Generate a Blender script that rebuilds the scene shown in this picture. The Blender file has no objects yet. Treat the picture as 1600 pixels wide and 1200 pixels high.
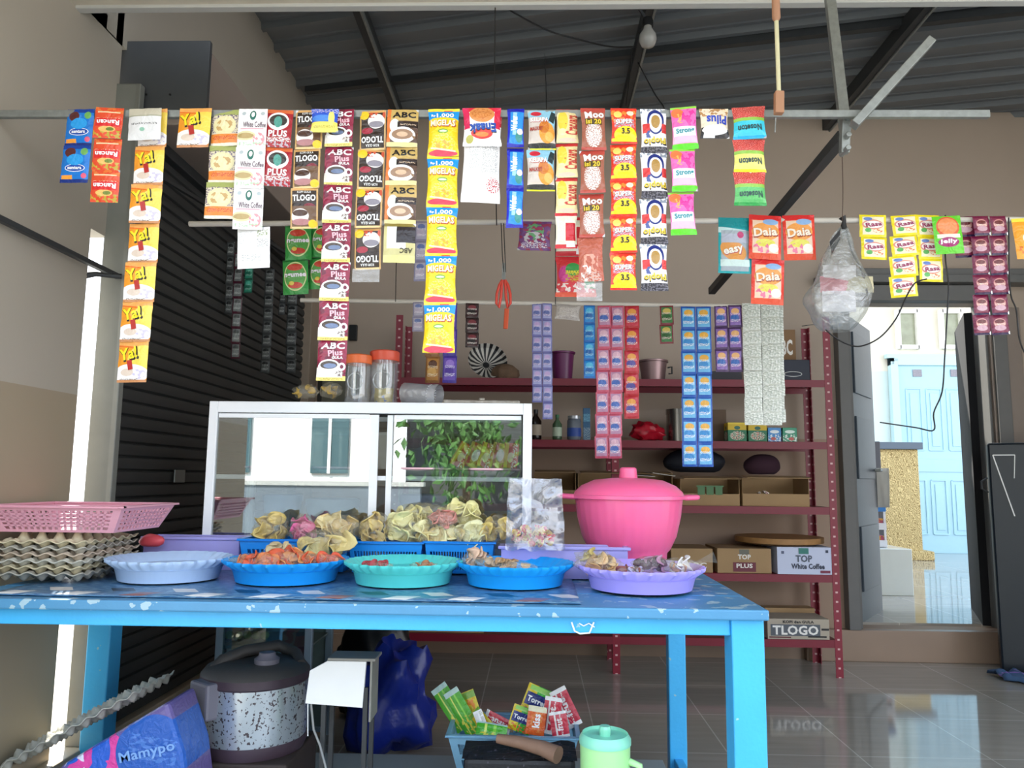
import bpy, math, random
from mathutils import Vector, Matrix, Euler, noise
random.seed(7)
PI = math.pi
sc = bpy.context.scene
COL = sc.collection

# ------------------------------------------------------------------ camera
F = 1200.0
CAMP = Vector((0, 0, 1.05))
PITCH, YAW, ROLL = math.radians(7.0), math.radians(1.7), math.radians(0.6)
cd = bpy.data.cameras.new('camera'); cam = bpy.data.objects.new('camera', cd); COL.objects.link(cam)
cd.sensor_width = 36; cd.lens = 36 * F / 1600; cd.clip_end = 200; cd.clip_start = 0.02
RM = Matrix.Rotation(YAW, 4, 'Z') @ Matrix.Rotation(PI / 2 + PITCH, 4, 'X') @ Matrix.Rotation(ROLL, 4, 'Z')
cam.matrix_world = Matrix.Translation(CAMP) @ RM
sc.camera = cam

def lin(h):
    if not isinstance(h, str): return tuple(h) + ((1,) if len(h) == 3 else ())
    h = h.lstrip('#'); o = []
    for i in (0, 2, 4):
        c = int(h[i:i + 2], 16) / 255
        o.append(c / 12.92 if c <= .04045 else ((c + .055) / 1.055) ** 2.4)
    return tuple(o) + (1,)

# ------------------------------------------------------------------ world, sun, exposure
w = bpy.data.worlds.new('world'); sc.world = w; w.use_nodes = True
nt = w.node_tree; nt.nodes.clear()
bg = nt.nodes.new('ShaderNodeBackground'); wo = nt.nodes.new('ShaderNodeOutputWorld')
tc = nt.nodes.new('ShaderNodeTexCoord'); sx = nt.nodes.new('ShaderNodeSeparateXYZ'); cr = nt.nodes.new('ShaderNodeValToRGB')
nt.links.new(tc.outputs['Generated'], sx.inputs[0]); nt.links.new(sx.outputs[2], cr.inputs[0])
cr.color_ramp.elements[0].position = 0; cr.color_ramp.elements[0].color = (.95, .97, 1, 1)
cr.color_ramp.elements[1].position = .8; cr.color_ramp.elements[1].color = (.5, .68, .95, 1)
nt.links.new(cr.outputs[0], bg.inputs[0]); bg.inputs[1].default_value = 2.0
nt.links.new(bg.outputs[0], wo.inputs[0])
sd = bpy.data.lights.new('sun', 'SUN'); sun = bpy.data.objects.new('sun', sd); COL.objects.link(sun)
sd.energy = 7.5; sd.angle = .01; sd.color = (1, .95, .86)
sun.rotation_euler = Vector((-.35, .62, .75)).to_track_quat('Z', 'Y').to_euler()
sun.location = (-3, 6, 9)
sc.view_settings.view_transform = 'Standard'; sc.view_settings.look = 'None'
sc.view_settings.gamma = 1; sc.view_settings.use_curve_mapping = False
sc.view_settings.exposure = 0.9

R3 = cam.matrix_world.to_3x3()
def ray(px, py): return R3 @ Vector(((px - 800) / F, -(py - 600) / F, -1))
def P(px, py, Y):
    d = ray(px, py); return CAMP + d * ((Y - CAMP.y) / d.y)
def PX(px, py, X):
    d = ray(px, py); return CAMP + d * ((X - CAMP.x) / d.x)
def PZ(px, py, Z):
    d = ray(px, py); return CAMP + d * ((Z - CAMP.z) / d.z)
def S(n, Y): return n * Y / F

# ------------------------------------------------------------------ materials
MATS = {}
def newmat(name):
    m = bpy.data.materials.new(name); m.use_nodes = True
    return m, m.node_tree, m.node_tree.nodes['Principled BSDF']
def setp(b, **k):
    for a, v in k.items():
        b.inputs[{'rough': 'Roughness', 'metal': 'Metallic', 'trans': 'Transmission Weight', 'alpha': 'Alpha', 'spec': 'Specular IOR Level',
                  'coat': 'Coat Weight', 'sub': 'Subsurface Weight', 'ior': 'IOR'}[a]].default_value = v
def mat(name, col, rough=.5, metal=0, var=.0, vs=20, bump=0, bs=60, spot=None, ss=30, st=.62, **k):
    """plain procedural surface: colour with noise variation, optional spots of wear, optional bump"""
    if name in MATS: return MATS[name]
    m, t, b = newmat(name); N, L = t.nodes, t.links
    c = lin(col); b.inputs['Base Color'].default_value = c; setp(b, rough=rough, metal=metal, **k)
    out = None
    co = N.new('ShaderNodeTexCoord')
    if var or spot:
        nz = N.new('ShaderNodeTexNoise'); nz.inputs['Scale'].default_value = vs; nz.inputs['Detail'].default_value = 4
        L.new(co.outputs['Object'], nz.inputs['Vector'])
        mx = N.new('ShaderNodeMix'); mx.data_type = 'RGBA'
        mx.inputs[6].default_value = tuple(x * (1 - var) for x in c[:3]) + (1,)
        mx.inputs[7].default_value = tuple(min(1, x * (1 + var)) for x in c[:3]) + (1,)
        L.new(nz.outputs[0], mx.inputs[0]); out = mx.outputs[2]
    if spot:
        n2 = N.new('ShaderNodeTexNoise'); n2.inputs['Scale'].default_value = ss; n2.inputs['Detail'].default_value = 3
        L.new(co.outputs['Object'], n2.inputs['Vector'])
        g = N.new('ShaderNodeMath'); g.operation = 'GREATER_THAN'; g.inputs[1].default_value = st
        L.new(n2.outputs[0], g.inputs[0])
        m2 = N.new('ShaderNodeMix'); m2.data_type = 'RGBA'; L.new(g.outputs[0], m2.inputs[0]); L.new(out, m2.inputs[6]); m2.inputs[7].default_value = lin(spot)
        out = m2.outputs[2]
    if out: L.new(out, b.inputs['Base Color'])
    if bump:
        n3 = N.new('ShaderNodeTexNoise'); n3.inputs['Scale'].default_value = bs; L.new(co.outputs['Object'], n3.inputs['Vector'])
        bp = N.new('ShaderNodeBump'); bp.inputs['Strength'].default_value = bump; bp.inputs['Distance'].default_value = .004
        L.new(n3.outputs[0], bp.inputs['Height']); L.new(bp.outputs[0], b.inputs['Normal'])
    MATS[name] = m; return m
def film(name, tint='#ffffff', refl=.12, rough=.05, bump=0, bs=30, haze=0, hazecol='#ffffff'):
    """clear sheet: transparent + fresnel gloss + a little milky diffuse"""
    if name in MATS: return MATS[name]
    m = bpy.data.materials.new(name); m.use_nodes = True; t = m.node_tree; N, L = t.nodes, t.links; N.clear()
    o = N.new('ShaderNodeOutputMaterial'); tr = N.new('ShaderNodeBsdfTransparent'); gl = N.new('ShaderNodeBsdfGlossy'); mx = N.new('ShaderNodeMixShader')
    tr.inputs[0].default_value = lin(tint); gl.inputs['Roughness'].default_value = rough
    mx.inputs[0].default_value = refl; base = tr.outputs[0]
    if haze:
        df = N.new('ShaderNodeBsdfDiffuse'); df.inputs[0].default_value = lin(hazecol); m2 = N.new('ShaderNodeMixShader'); m2.inputs[0].default_value = haze
        L.new(tr.outputs[0], m2.inputs[1]); L.new(df.outputs[0], m2.inputs[2]); base = m2.outputs[0]
    L.new(base, mx.inputs[1]); L.new(gl.outputs[0], mx.inputs[2]); L.new(mx.outputs[0], o.inputs[0])
    if bump:
        co = N.new('ShaderNodeTexCoord'); n3 = N.new('ShaderNodeTexNoise'); n3.inputs['Scale'].default_value = bs; n3.inputs['Detail'].default_value = 5; n3.inputs['Distortion'].default_value = 1.5
        L.new(co.outputs['Object'], n3.inputs['Vector'])
        bp = N.new('ShaderNodeBump'); bp.inputs['Strength'].default_value = bump; bp.inputs['Distance'].default_value = .01
        L.new(n3.outputs[0], bp.inputs['Height']); L.new(bp.outputs[0], gl.inputs['Normal'])
    MATS[name] = m; return m

# shape masks in UV space, used for printed packets
def mask_group(kind):
    g = bpy.data.node_groups.new('mask_' + kind, 'ShaderNodeTree'); N, L = g.nodes, g.links
    for nm in ('UV', 'C', 'R', 'Rot'):
        g.interface.new_socket(nm, in_out='INPUT', socket_type='NodeSocketFloat' if nm == 'Rot' else 'NodeSocketVector')
    g.interface.new_socket('M', in_out='OUTPUT', socket_type='NodeSocketFloat')
    i, o = N.new('NodeGroupInput'), N.new('NodeGroupOutput')
    vr = N.new('ShaderNodeVectorRotate'); vr.rotation_type = 'Z_AXIS'
    L.new(i.outputs[0], vr.inputs['Vector']); L.new(i.outputs[1], vr.inputs['Center']); L.new(i.outputs[3], vr.inputs['Angle'])
    s = N.new('ShaderNodeVectorMath'); s.operation = 'SUBTRACT'; L.new(vr.outputs[0], s.inputs[0]); L.new(i.outputs[1], s.inputs[1])
    d = N.new('ShaderNodeVectorMath'); d.operation = 'DIVIDE'; L.new(s.outputs[0], d.inputs[0]); L.new(i.outputs[2], d.inputs[1])
    lt = N.new('ShaderNodeMath'); lt.operation = 'LESS_THAN'; lt.inputs[1].default_value = 1
    if kind == 'e':
        le = N.new('ShaderNodeVectorMath'); le.operation = 'LENGTH'; L.new(d.outputs[0], le.inputs[0]); L.new(le.outputs['Value'], lt.inputs[0])
    else:
        ab = N.new('ShaderNodeVectorMath'); ab.operation = 'ABSOLUTE'; L.new(d.outputs[0], ab.inputs[0])
        sp = N.new('ShaderNodeSeparateXYZ'); L.new(ab.outputs[0], sp.inputs[0]); mm = N.new('ShaderNodeMath'); mm.operation = 'MAXIMUM'
        L.new(sp.outputs[0], mm.inputs[0]); L.new(sp.outputs[1], mm.inputs[1]); L.new(mm.outputs[0], lt.inputs[0])
    L.new(lt.outputs[0], o.inputs[0]); return g
MG = {'e': mask_group('e'), 'r': mask_group('r')}
def printed(name, base, ops, rough=.28, crinkle=.35, metal=0):
    """printed sheet: shapes (kind, cx, cy, rx, ry, colour[, rotation[, noise scale]]) drawn over a base colour in UV space"""
    if name in MATS: return MATS[name]
    m, t, b = newmat(name); N, L = t.nodes, t.links; setp(b, rough=rough, metal=metal)
    uv = N.new('ShaderNodeUVMap'); uv.uv_map = 'UVMap'
    cur = None
    for op in ops:
        k, cx, cy, rx, ry, c = op[:6]; rot = op[6] if len(op) > 6 else 0; ns = op[7] if len(op) > 7 else 0
        g = N.new('ShaderNodeGroup'); g.node_tree = MG[k]; L.new(uv.outputs[0], g.inputs[0])
        g.inputs[1].default_value = (cx, cy, 0); g.inputs[2].default_value = (rx, ry, 1); g.inputs[3].default_value = math.radians(rot)
        fac = g.outputs[0]
        if ns:
            nz = N.new('ShaderNodeTexNoise'); nz.inputs['Scale'].default_value = ns; nz.inputs['Detail'].default_value = 1; mpn = N.new('ShaderNodeMapping'); mpn.inputs['Scale'].default_value = (1.6, 3.4, 1) if ns > 8 else (1, 1.3, 1); L.new(uv.outputs[0], mpn.inputs[0]); L.new(mpn.outputs[0], nz.inputs['Vector'])
            gt = N.new('ShaderNodeMath'); gt.operation = 'GREATER_THAN'; gt.inputs[1].default_value = .52; L.new(nz.outputs[0], gt.inputs[0])
            mu = N.new('ShaderNodeMath'); mu.operation = 'MULTIPLY'; L.new(gt.outputs[0], mu.inputs[0]); L.new(fac, mu.inputs[1]); fac = mu.outputs[0]
        mx = N.new('ShaderNodeMix'); mx.data_type = 'RGBA'; L.new(fac, mx.inputs[0])
        if cur: L.new(cur, mx.inputs[6])
        else: mx.inputs[6].default_value = lin(base)
        mx.inputs[7].default_value = lin(c); cur = mx.outputs[2]
    if cur: L.new(cur, b.inputs['Base Color'])
    else: b.inputs['Base Color'].default_value = lin(base)
    if crinkle:
        co = N.new('ShaderNodeTexCoord'); n3 = N.new('ShaderNodeTexNoise'); n3.inputs['Scale'].default_value = 42; n3.inputs['Detail'].default_value = 3; n3.inputs['Distortion'].default_value = 1.2
        L.new(co.outputs['Object'], n3.inputs['Vector'])
        bp = N.new('ShaderNodeBump'); bp.inputs['Strength'].default_value = crinkle; bp.inputs['Distance'].default_value = .006
        L.new(n3.outputs[0], bp.inputs['Height']); L.new(bp.outputs[0], b.inputs['Normal'])
    MATS[name] = m; return m

# ------------------------------------------------------------------ mesh collector
class MB:
    def __init__(s): s.v = []; s.f = []; s.m = []; s.uv = []; s.mats = []; s.X = Matrix.Identity(4)
    def mi(s, m):
        if m is None: return 0
        if m not in s.mats: s.mats.append(m)
        return s.mats.index(m)
    def add(s, vs, fs, m=None, uvs=None):
        o = len(s.v); k = s.mi(m)
        s.v += [s.X @ Vector(p) for p in vs]
        s.uv += (uvs if uvs else [(p[0], p[2] if len(p) > 2 else 0) for p in vs])
        for f in fs: s.f.append([i + o for i in f]); s.m.append(k)
        return s
    def box(s, c, d, m=None, rot=None, taper=1):
        hx, hy, hz = d[0] / 2, d[1] / 2, d[2] / 2; R = rot.to_matrix() if isinstance(rot, Euler) else (rot or Matrix.Identity(3)); c = Vector(c)
        vs = []
        for z in (-1, 1):
            k = taper if z < 0 else 1
            for x, y in ((-1, -1), (1, -1), (1, 1), (-1, 1)): vs.append(c + R @ Vector((x * hx * k, y * hy * k, z * hz)))
        fs = [(0, 3, 2, 1), (4, 5, 6, 7), (0, 1, 5, 4), (1, 2, 6, 5), (2, 3, 7, 6), (3, 0, 4, 7)]
        # separate faces carry uv 0..1 each
        for f in fs:
            q = [vs[i] for i in f]; s.add(q, [(0, 1, 2, 3)], m, [(0, 0), (1, 0), (1, 1), (0, 1)])
        return s
    def bar(s, a, b, wd, ht=None, m=None, up=(0, 0, 1)):
        a, b = Vector(a), Vector(b); ht = ht or wd; d = b - a; L = d.length
        if L < 1e-6: return s
        z = d.normalized(); u = Vector(up)
        if abs(z.dot(u)) > .98: u = Vector((0, 1, 0))
        x = u.cross(z).normalized(); y = z.cross(x)
        R = Matrix((x, y, z)).transposed()
        return s.box((a + b) / 2, (wd, ht, L), m, R)
    def tube(s, pts, r, m=None, n=8, close=True, radii=None):
        pts = [Vector(p) for p in pts]; vs = []; fs = []; prev = None
        for i, p in enumerate(pts):
            t = (pts[min(i + 1, len(pts) - 1)] - pts[max(i - 1, 0)]).normalized()
            if prev is None:
                u = Vector((0, 0, 1)) if abs(t.z) < .9 else Vector((1, 0, 0)); x = t.cross(u).normalized()
            else: x = (prev - t * prev.dot(t)).normalized()
            prev = x; y = t.cross(x); rr = radii[i] if radii else r
            for k in range(n): a = 2 * PI * k / n; vs.append(p + x * math.cos(a) * rr + y * math.sin(a) * rr)
        for i in range(len(pts) - 1):
            for k in range(n): fs.append((i * n + k, i * n + (k + 1) % n, (i + 1) * n + (k + 1) % n, (i + 1) * n + k))
        if close: fs.append(tuple(range(n))[::-1]); fs.append(tuple((len(pts) - 1) * n + k for k in range(n)))
        return s.add(vs, fs, m)
    def lathe(s, prof, c=(0, 0, 0), m=None, n=40, mod=None, sx=1, sy=1):
        vs = []; fs = []; c = Vector(c)
        for i, (r, z) in enumerate(prof):
            for k in range(n):
                a = 2 * PI * k / n; q = r * (mod(a, i) if mod else 1); vs.append(c + Vector((math.cos(a) * q * sx, math.sin(a) * q * sy, z)))
        for i in range(len(prof) - 1):
            for k in range(n): fs.append((i * n + k, i * n + (k + 1) % n, (i + 1) * n + (k + 1) % n, (i + 1) * n + k))
        if prof[0][0] > 1e-5: fs.append(tuple(range(n))[::-1])
        if prof[-1][0] > 1e-5: fs.append(tuple((len(prof) - 1) * n + k for k in range(n)))
        return s.add(vs, fs, m)
    def grid(s, fn, nu, nv, m=None, flip=False):
        vs = []; uv = []; fs = []
        for j in range(nv + 1):
            for i in range(nu + 1): u, v = i / nu, j / nv; vs.append(fn(u, v)); uv.append((u, v))
        for j in range(nv):
            for i in range(nu):
                a = j * (nu + 1) + i; q = (a, a + 1, a + nu + 2, a + nu + 1); fs.append(q[::-1] if flip else q)
        return s.add(vs, fs, m, uv)
    def build(s, name, m=None, parent=None, smooth=None, bevel=0, loc=None, solid=0, sub=0):
        me = bpy.data.meshes.new(name)
        if m is not None and not s.mats: s.mats = [m]
        me.from_pydata([tuple(v) for v in s.v], [], s.f)
        ul = me.uv_layers.new(name='UVMap')
        for l in me.loops: ul.data[l.index].uv = s.uv[l.vertex_index]
        for x in s.mats: me.materials.append(x)
        me.polygons.foreach_set('material_index', s.m)
        if smooth is not None:
            me.polygons.foreach_set('use_smooth', [True] * len(me.polygons))
            me.set_sharp_from_angle(angle=math.radians(smooth))
        me.update()
        o = bpy.data.objects.new(name, me); COL.objects.link(o)
        if parent: o.parent = parent
        if loc is not None: o.location = loc
        if bevel:
            wm = o.modifiers.new('weld', 'WELD'); wm.merge_threshold = .0001
            bm = o.modifiers.new('bevel', 'BEVEL'); bm.width = bevel; bm.segments = 2; bm.limit_method = 'ANGLE'
        if solid: sm = o.modifiers.new('solid', 'SOLIDIFY'); sm.thickness = solid; sm.offset = 0
        if sub: ss = o.modifiers.new('sub', 'SUBSURF'); ss.levels = ss.render_levels = sub
        return o
def empty(name, loc=(0, 0, 0), rz=0, rot=None):
    o = bpy.data.objects.new(name, None); COL.objects.link(o); o.location = loc; o.rotation_euler = rot or (0, 0, rz); o.empty_display_size = .05; return o
def tag(o, label, cat, group=None, kind=None):
    o['label'] = label; o['category'] = cat
    if group: o['group'] = group
    if kind: o['kind'] = kind
    return o
def struct(name, mb, m=None, bevel=0, smooth=None, label=None, parent=None):
    o = mb.build(name, m, parent, bevel=bevel, smooth=smooth)
    if not parent: o['kind'] = 'structure'
    if label: o['label'] = label
    return o
def B(): return MB()

# ------------------------------------------------------------------ lettering
_TC = {}
def letters(s, bold=0.0, shear=0.0):
    k = (s, bold, shear)
    if k not in _TC:
        cu = bpy.data.curves.new('t', 'FONT'); cu.body = s; cu.size = 1; cu.offset = bold; cu.resolution_u = 2; cu.shear = shear; cu.space_character = 1 + bold * 1.5
        ob = bpy.data.objects.new('t', cu); COL.objects.link(ob)
        bpy.context.view_layer.update()
        dg = bpy.context.evaluated_depsgraph_get(); me = bpy.data.meshes.new_from_object(ob.evaluated_get(dg))
        vs = [(v.co.x, v.co.y) for v in me.vertices]; fs = [tuple(p.vertices) for p in me.polygons]
        bpy.data.objects.remove(ob); bpy.data.curves.remove(cu); bpy.data.meshes.remove(me)
        x0, x1 = min(v[0] for v in vs), max(v[0] for v in vs); y0, y1 = min(v[1] for v in vs), max(v[1] for v in vs)
        vs = [((x - x0) / (x1 - x0) - .5, (y - y0) / max(1e-6, y1 - y0) - .5) for x, y in vs]
        _TC[k] = (vs, fs)
    return _TC[k]
def place_text(mb, fn, s, cx, cy, w_, h_, rot, col, layer=1, bold=.03, shear=0):
    """fn(u, v, layer) gives the surface point; the lettering fills the w_ x h_ box around (cx, cy)"""
    vs, fs = letters(s, bold, shear); a = math.radians(rot); ca, sa = math.cos(a), math.sin(a)
    q = []
    for x, y in vs:
        x *= w_; y *= h_; q.append(fn(cx + x * ca - y * sa, cy + x * sa + y * ca, layer))
    mb.add(q, fs, mat('ink_' + col, col, .35), [(0, 0)] * len(q))
def flat_text(mb, o, ex, ey, s, cx, cy, w_, h_, rot, col, bold=.03, layer=1, shear=0):
    """lettering on a flat face: origin o, edge vectors ex, ey"""
    o, ex, ey = Vector(o), Vector(ex), Vector(ey); n = ex.cross(ey).normalized()
    place_text(mb, lambda u, v, l: o + ex * u + ey * v + n * (.0007 * l), s, cx, cy, w_, h_, rot, col, layer, bold, shear)

# ================================================================== SETTING
WX = -1.46           # left wall plane
YB = 4.80            # back wall plane
XR = 4.2             # right wall plane
ZR = 3.35            # roof height at the back
wall_m = None
def two_tone(name, up, lo, zs, tile=None, grout='#6b5f55', rough=.55):
    m, t, b = newmat(name); N, L = t.nodes, t.links; setp(b, rough=rough)
    ge = N.new('ShaderNodeNewGeometry'); sp = N.new('ShaderNodeSeparateXYZ'); L.new(ge.outputs['Position'], sp.inputs[0])
    gt = N.new('ShaderNodeMath'); gt.operation = 'GREATER_THAN'; gt.inputs[1].default_value = zs; L.new(sp.outputs[2], gt.inputs[0])
    nz = N.new('ShaderNodeTexNoise'); nz.inputs['Scale'].default_value = 1.3; nz.inputs['Detail'].default_value = 5; L.new(ge.outputs['Position'], nz.inputs['Vector'])
    mr = N.new('ShaderNodeMapRange'); mr.inputs['To Min'].default_value = .88; mr.inputs['To Max'].default_value = 1.1; L.new(nz.outputs[0], mr.inputs[0])
    mx = N.new('ShaderNodeMix'); mx.data_type = 'RGBA'; L.new(gt.outputs[0], mx.inputs[0]); mx.inputs[6].default_value = lin(lo); mx.inputs[7].default_value = lin(up)
    vm = N.new('ShaderNodeVectorMath'); vm.operation = 'SCALE'; L.new(mx.outputs[2], vm.inputs[0]); L.new(mr.outputs[0], vm.inputs['Scale']); L.new(vm.outputs[0], b.inputs['Base Color'])
    return m
M_wall = two_tone('wall paint', '#b3a18f', '#a58a74', 1.31)
M_walll = two_tone('left wall paint', '#aca394', '#9c8e77', 1.30)

# floor tiles: 0.5 m polished tiles
m, t, b = newmat('floor tiles'); N, L = t.nodes, t.links
ge = N.new('ShaderNodeNewGeometry'); mp = N.new('ShaderNodeMapping'); mp.inputs['Location'].default_value = (.24, -.15, 0); L.new(ge.outputs['Position'], mp.inputs[0])
bk = N.new('ShaderNodeTexBrick'); bk.offset = 0; bk.squash = 1; bk.inputs['Scale'].default_value = 1; bk.inputs['Brick Width'].default_value = .5; bk.inputs['Row Height'].default_value = .5
bk.inputs['Mortar Size'].default_value = .003; bk.inputs['Color1'].default_value = lin('#a19d94'); bk.inputs['Color2'].default_value = lin('#a9a59c'); bk.inputs['Mortar'].default_value = lin('#c9c6bd')
L.new(mp.outputs[0], bk.inputs['Vector']); nz = N.new('ShaderNodeTexNoise'); nz.inputs['Scale'].default_value = 3; nz.inputs['Detail'].default_value = 6; mp2 = N.new('ShaderNodeMapping'); mp2.inputs['Scale'].default_value = (1, 9, 1)
L.new(ge.outputs['Position'], mp2.inputs[0]); L.new(mp2.outputs[0], nz.inputs['Vector'])
mr = N.new('ShaderNodeMapRange'); mr.inputs['To Min'].default_value = .8; mr.inputs['To Max'].default_value = 1.15; L.new(nz.outputs[0], mr.inputs[0])
vm = N.new('ShaderNodeVectorMath'); vm.operation = 'SCALE'; L.new(bk.outputs[0], vm.inputs[0]); L.new(mr.outputs[0], vm.inputs['Scale']); L.new(vm.outputs[0], b.inputs['Base Color'])
setp(b, rough=.06, spec=.6); M_floor = m
M_conc = mat('yard concrete', '#b9b3a6', .8, var=.15, vs=3)
M_steel = mat('galvanised steel', '#8d908c', .45, .55, var=.3, vs=60, bump=.2)
M_dark = mat('dark steel', '#3b3d3e', .5, .3, var=.2)
M_black = mat('black cable', '#101010', .5)
M_white = mat('white powder coat', '#f4f4f0', .35)

struct('floor', B().box((1.4, 2.9, -.05), (5.9, 4.0, .1)), M_floor)
struct('floor_yard', B().box((0, -6, -.08), (40, 13.8, .1)).box((-10.8, 9, -.08), (18.5, 16.2, .1)), M_conc)
# back wall with the doorway
DL, DR, DZ0, DZ1 = 1.97, 2.80, .18, 2.17
bw = B()
bw.box(((WX + DL) / 2, YB + .06, 1.7), (DL - WX, .12, 3.6)).box(((DR + XR) / 2, YB + .06, 1.7), (XR - DR, .12, 3.6))
bw.box(((DL + DR) / 2, YB + .06, (DZ1 + 3.5) / 2), (DR - DL, .12, 3.5 - DZ1)).box(((DL + DR) / 2, YB + .06, DZ0 / 2 - .05), (DR - DL, .12, DZ0 + .1))
struct('wall_back', bw, M_wall)
M_step = mat('step tiles', '#9c8470', .35, var=.12, vs=4)
struct('trim_step', B().box((2.33, YB - .03, .09), (1.42, .06, .18)), M_step, bevel=.004)
struct('baseboard_back', B().box(((WX + 1.6) / 2, YB - .006, .05), (1.6 - WX, .012, .1)), M_step)
# left wall: solid length near the camera, narrow open slit, shutter beyond
lw = B()
lw.box((WX - .06, 1.72, 1.25), (.12, 1.36, 2.7)).box((WX - .06, 2.45, 2.2), (.12, .1, .7)).box((WX - .06, 3.66, 3.0), (.12, 2.4, .9)).box((WX - .06, 1.75, 3.02), (.12, 1.5, .95))
struct('wall_left', lw, M_walll)
M_plinth = mat('plinth tiles', '#b9a98f', .4, var=.1, vs=5)
struct('trim_plinth', B().box((WX - .02, 3.4, .1), (.16, 2.8, .2)).box((WX - .04, 1.7, .12), (.11, 1.36, .25)), M_plinth, bevel=.004)
struct('wall_right', B().box((XR + .06, 3.5, 1.7), (.12, 2.8, 3.6)), M_wall)
# front canopy slab over the photographer
M_slab = mat('canopy plaster', '#c9bfac', .8, var=.16, vs=14, bump=.4, bs=40)
ZS = P(800, 12, 2.24).z
struct('ceiling', B().box((1.35, 1.4, ZS + .07), (5.7, 1.66, .12)), M_slab)
struct('trim_canopy_edge', B().box((1.35, 2.24, ZS + .055), (5.7, .03, .11)), mat('canopy edge strip', '#b9b7b0', .6), bevel=.003)

# corrugated roof: long ribs slightly skewed to the back wall
M_roof = mat('roof sheet', '#747677', .5, .1, var=.15, vs=4)
prof = [(0, 0), (.11, 0), (.118, .006), (.126, 0), (.150, 0), (.156, -.034), (.186, -.034), (.2, 0)]
rf = B(); sk = -math.tan(math.radians(12)); vs = []; fs = []; ys = []
for k in range(-4, 22):
    for y_, z_ in prof[:-1]: ys.append((1.9 + k * .2 + y_, z_))
for y_, z_ in ys:
    for x_ in (-1.75, 4.7): vs.append((x_, y_ + (x_) * sk, ZR + .08 + z_ + .03 * (y_ - 4.8) * 0))
for i in range(len(ys) - 1): fs.append((2 * i, 2 * i + 1, 2 * i + 3, 2 * i + 2))
rf.add(vs, fs); 
struct('ceiling_roof_sheet', rf, M_roof)
# rafters (C channels)
def rafter(xa, ya, yb, lab):
    m_ = B().bar((xa, ya, ZR + .0), (xa, yb, ZR + .0), .05, .08, M_dark)
    m_.bar((xa + .02, ya, ZR - .035), (xa + .02, yb, ZR - .035), .012, .03, M_steel)
    return tag(m_.build('rafter', None, bevel=.002), lab, 'rafter', 'rafters under the metal roof')
rafter(-.88, 2.3, 4.8, 'dark steel rafter under the roof sheet, left of the hanging wires')
rafter(.55, 2.3, 4.8, 'steel rafter under the roof sheet beside the light bulb')
rafter(1.88, 2.3, 4.8, 'dark steel rafter under the roof, furthest right behind the slanted bar')
pl = B(); pl.bar((-1.4, 4.38, ZR + .035), (4.1, 4.38 - 5.5 * .2, ZR + .035), .04, .05)
tag(pl.build('purlin', M_dark), 'thin dark purlin running across under the ribbed roof', 'purlin')
cb = P(406, 135, 4.3)
tag(B().box(cb, (.045, .12, .17)).build('channel_bracket', M_steel, bevel=.003), 'grey steel channel end fixed high on the left wall under the roof', 'bracket')

# shutter with guide post and housing
M_sh = mat('shutter slats', '#3d3e3d', .55, .2, var=.12, vs=6)
sp_ = []; z_ = .2
while z_ < 2.28:
    sp_ += [(0, z_), (.012, z_ + .006), (.016, z_ + .024), (.012, z_ + .042), (0, z_ + .046)]; z_ += .048
shm = B(); n = len(sp_); vs = [(WX + .02 + dx, y, z) for (dx, z) in sp_ for y in (2.56, 4.62)]
shm.add(vs, [(2 * i, 2 * i + 1, 2 * i + 3, 2 * i + 2) for i in range(n - 1)])
sh = empty('roller_shutter', (0, 0, 0)); tag(sh, 'dark grey ribbed roller shutter closing the left side of the kiosk', 'shutter')
shm.build('shutter_curtain', M_sh, sh, smooth=30)
B().box((WX + .03, 4.70, 1.2), (.1, .16, 2.1)).build('end_post', mat('beige post', '#a08f7d', .6, var=.1), sh, bevel=.004)
B().box((WX + .03, 2.515, 1.3), (.07, .06, 2.2)).box((WX + .075, 2.50, 1.3), (.02, .03, 2.2)).build('guide_rail', mat('guide rail grey', '#80817a', .5, .2, var=.1), sh, bevel=.003)
B().bar((WX + .05, 2.52, 2.27), (WX + .05, 4.7, 2.27), .04, .05).build('header_rail', M_dark, sh, bevel=.003)
hs = B().box((WX + .16, 3.63, 2.42), (.27, 2.14, .27)).build('housing', mat('housing sheet', '#94857a', .5, .1, var=.12, vs=3), sh, bevel=.004)
pa, pb = P(180, 75, 2.54), P(324, 172, 2.54)
pm = B().box(((pa.x + pb.x) / 2, 2.54, (pa.z + pb.z) / 2), (pb.x - pa.x, .02, pa.z - pb.z + .04))
for q in (P(229, 148, 2.528), P(266, 148, 2.528)): pm.tube([q, q + Vector((0, -.004, 0))], .004, M_black, 10)
pm.mats.append(mat('housing end plate', '#4c4e50', .45, .2, var=.1)); pm.m = [0 if k == 0 and pm.mats[0] is M_black and i >= 6 else 1 for i, k in enumerate(pm.m)]
pm.build('end_plate', None, sh, bevel=.002)

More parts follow.
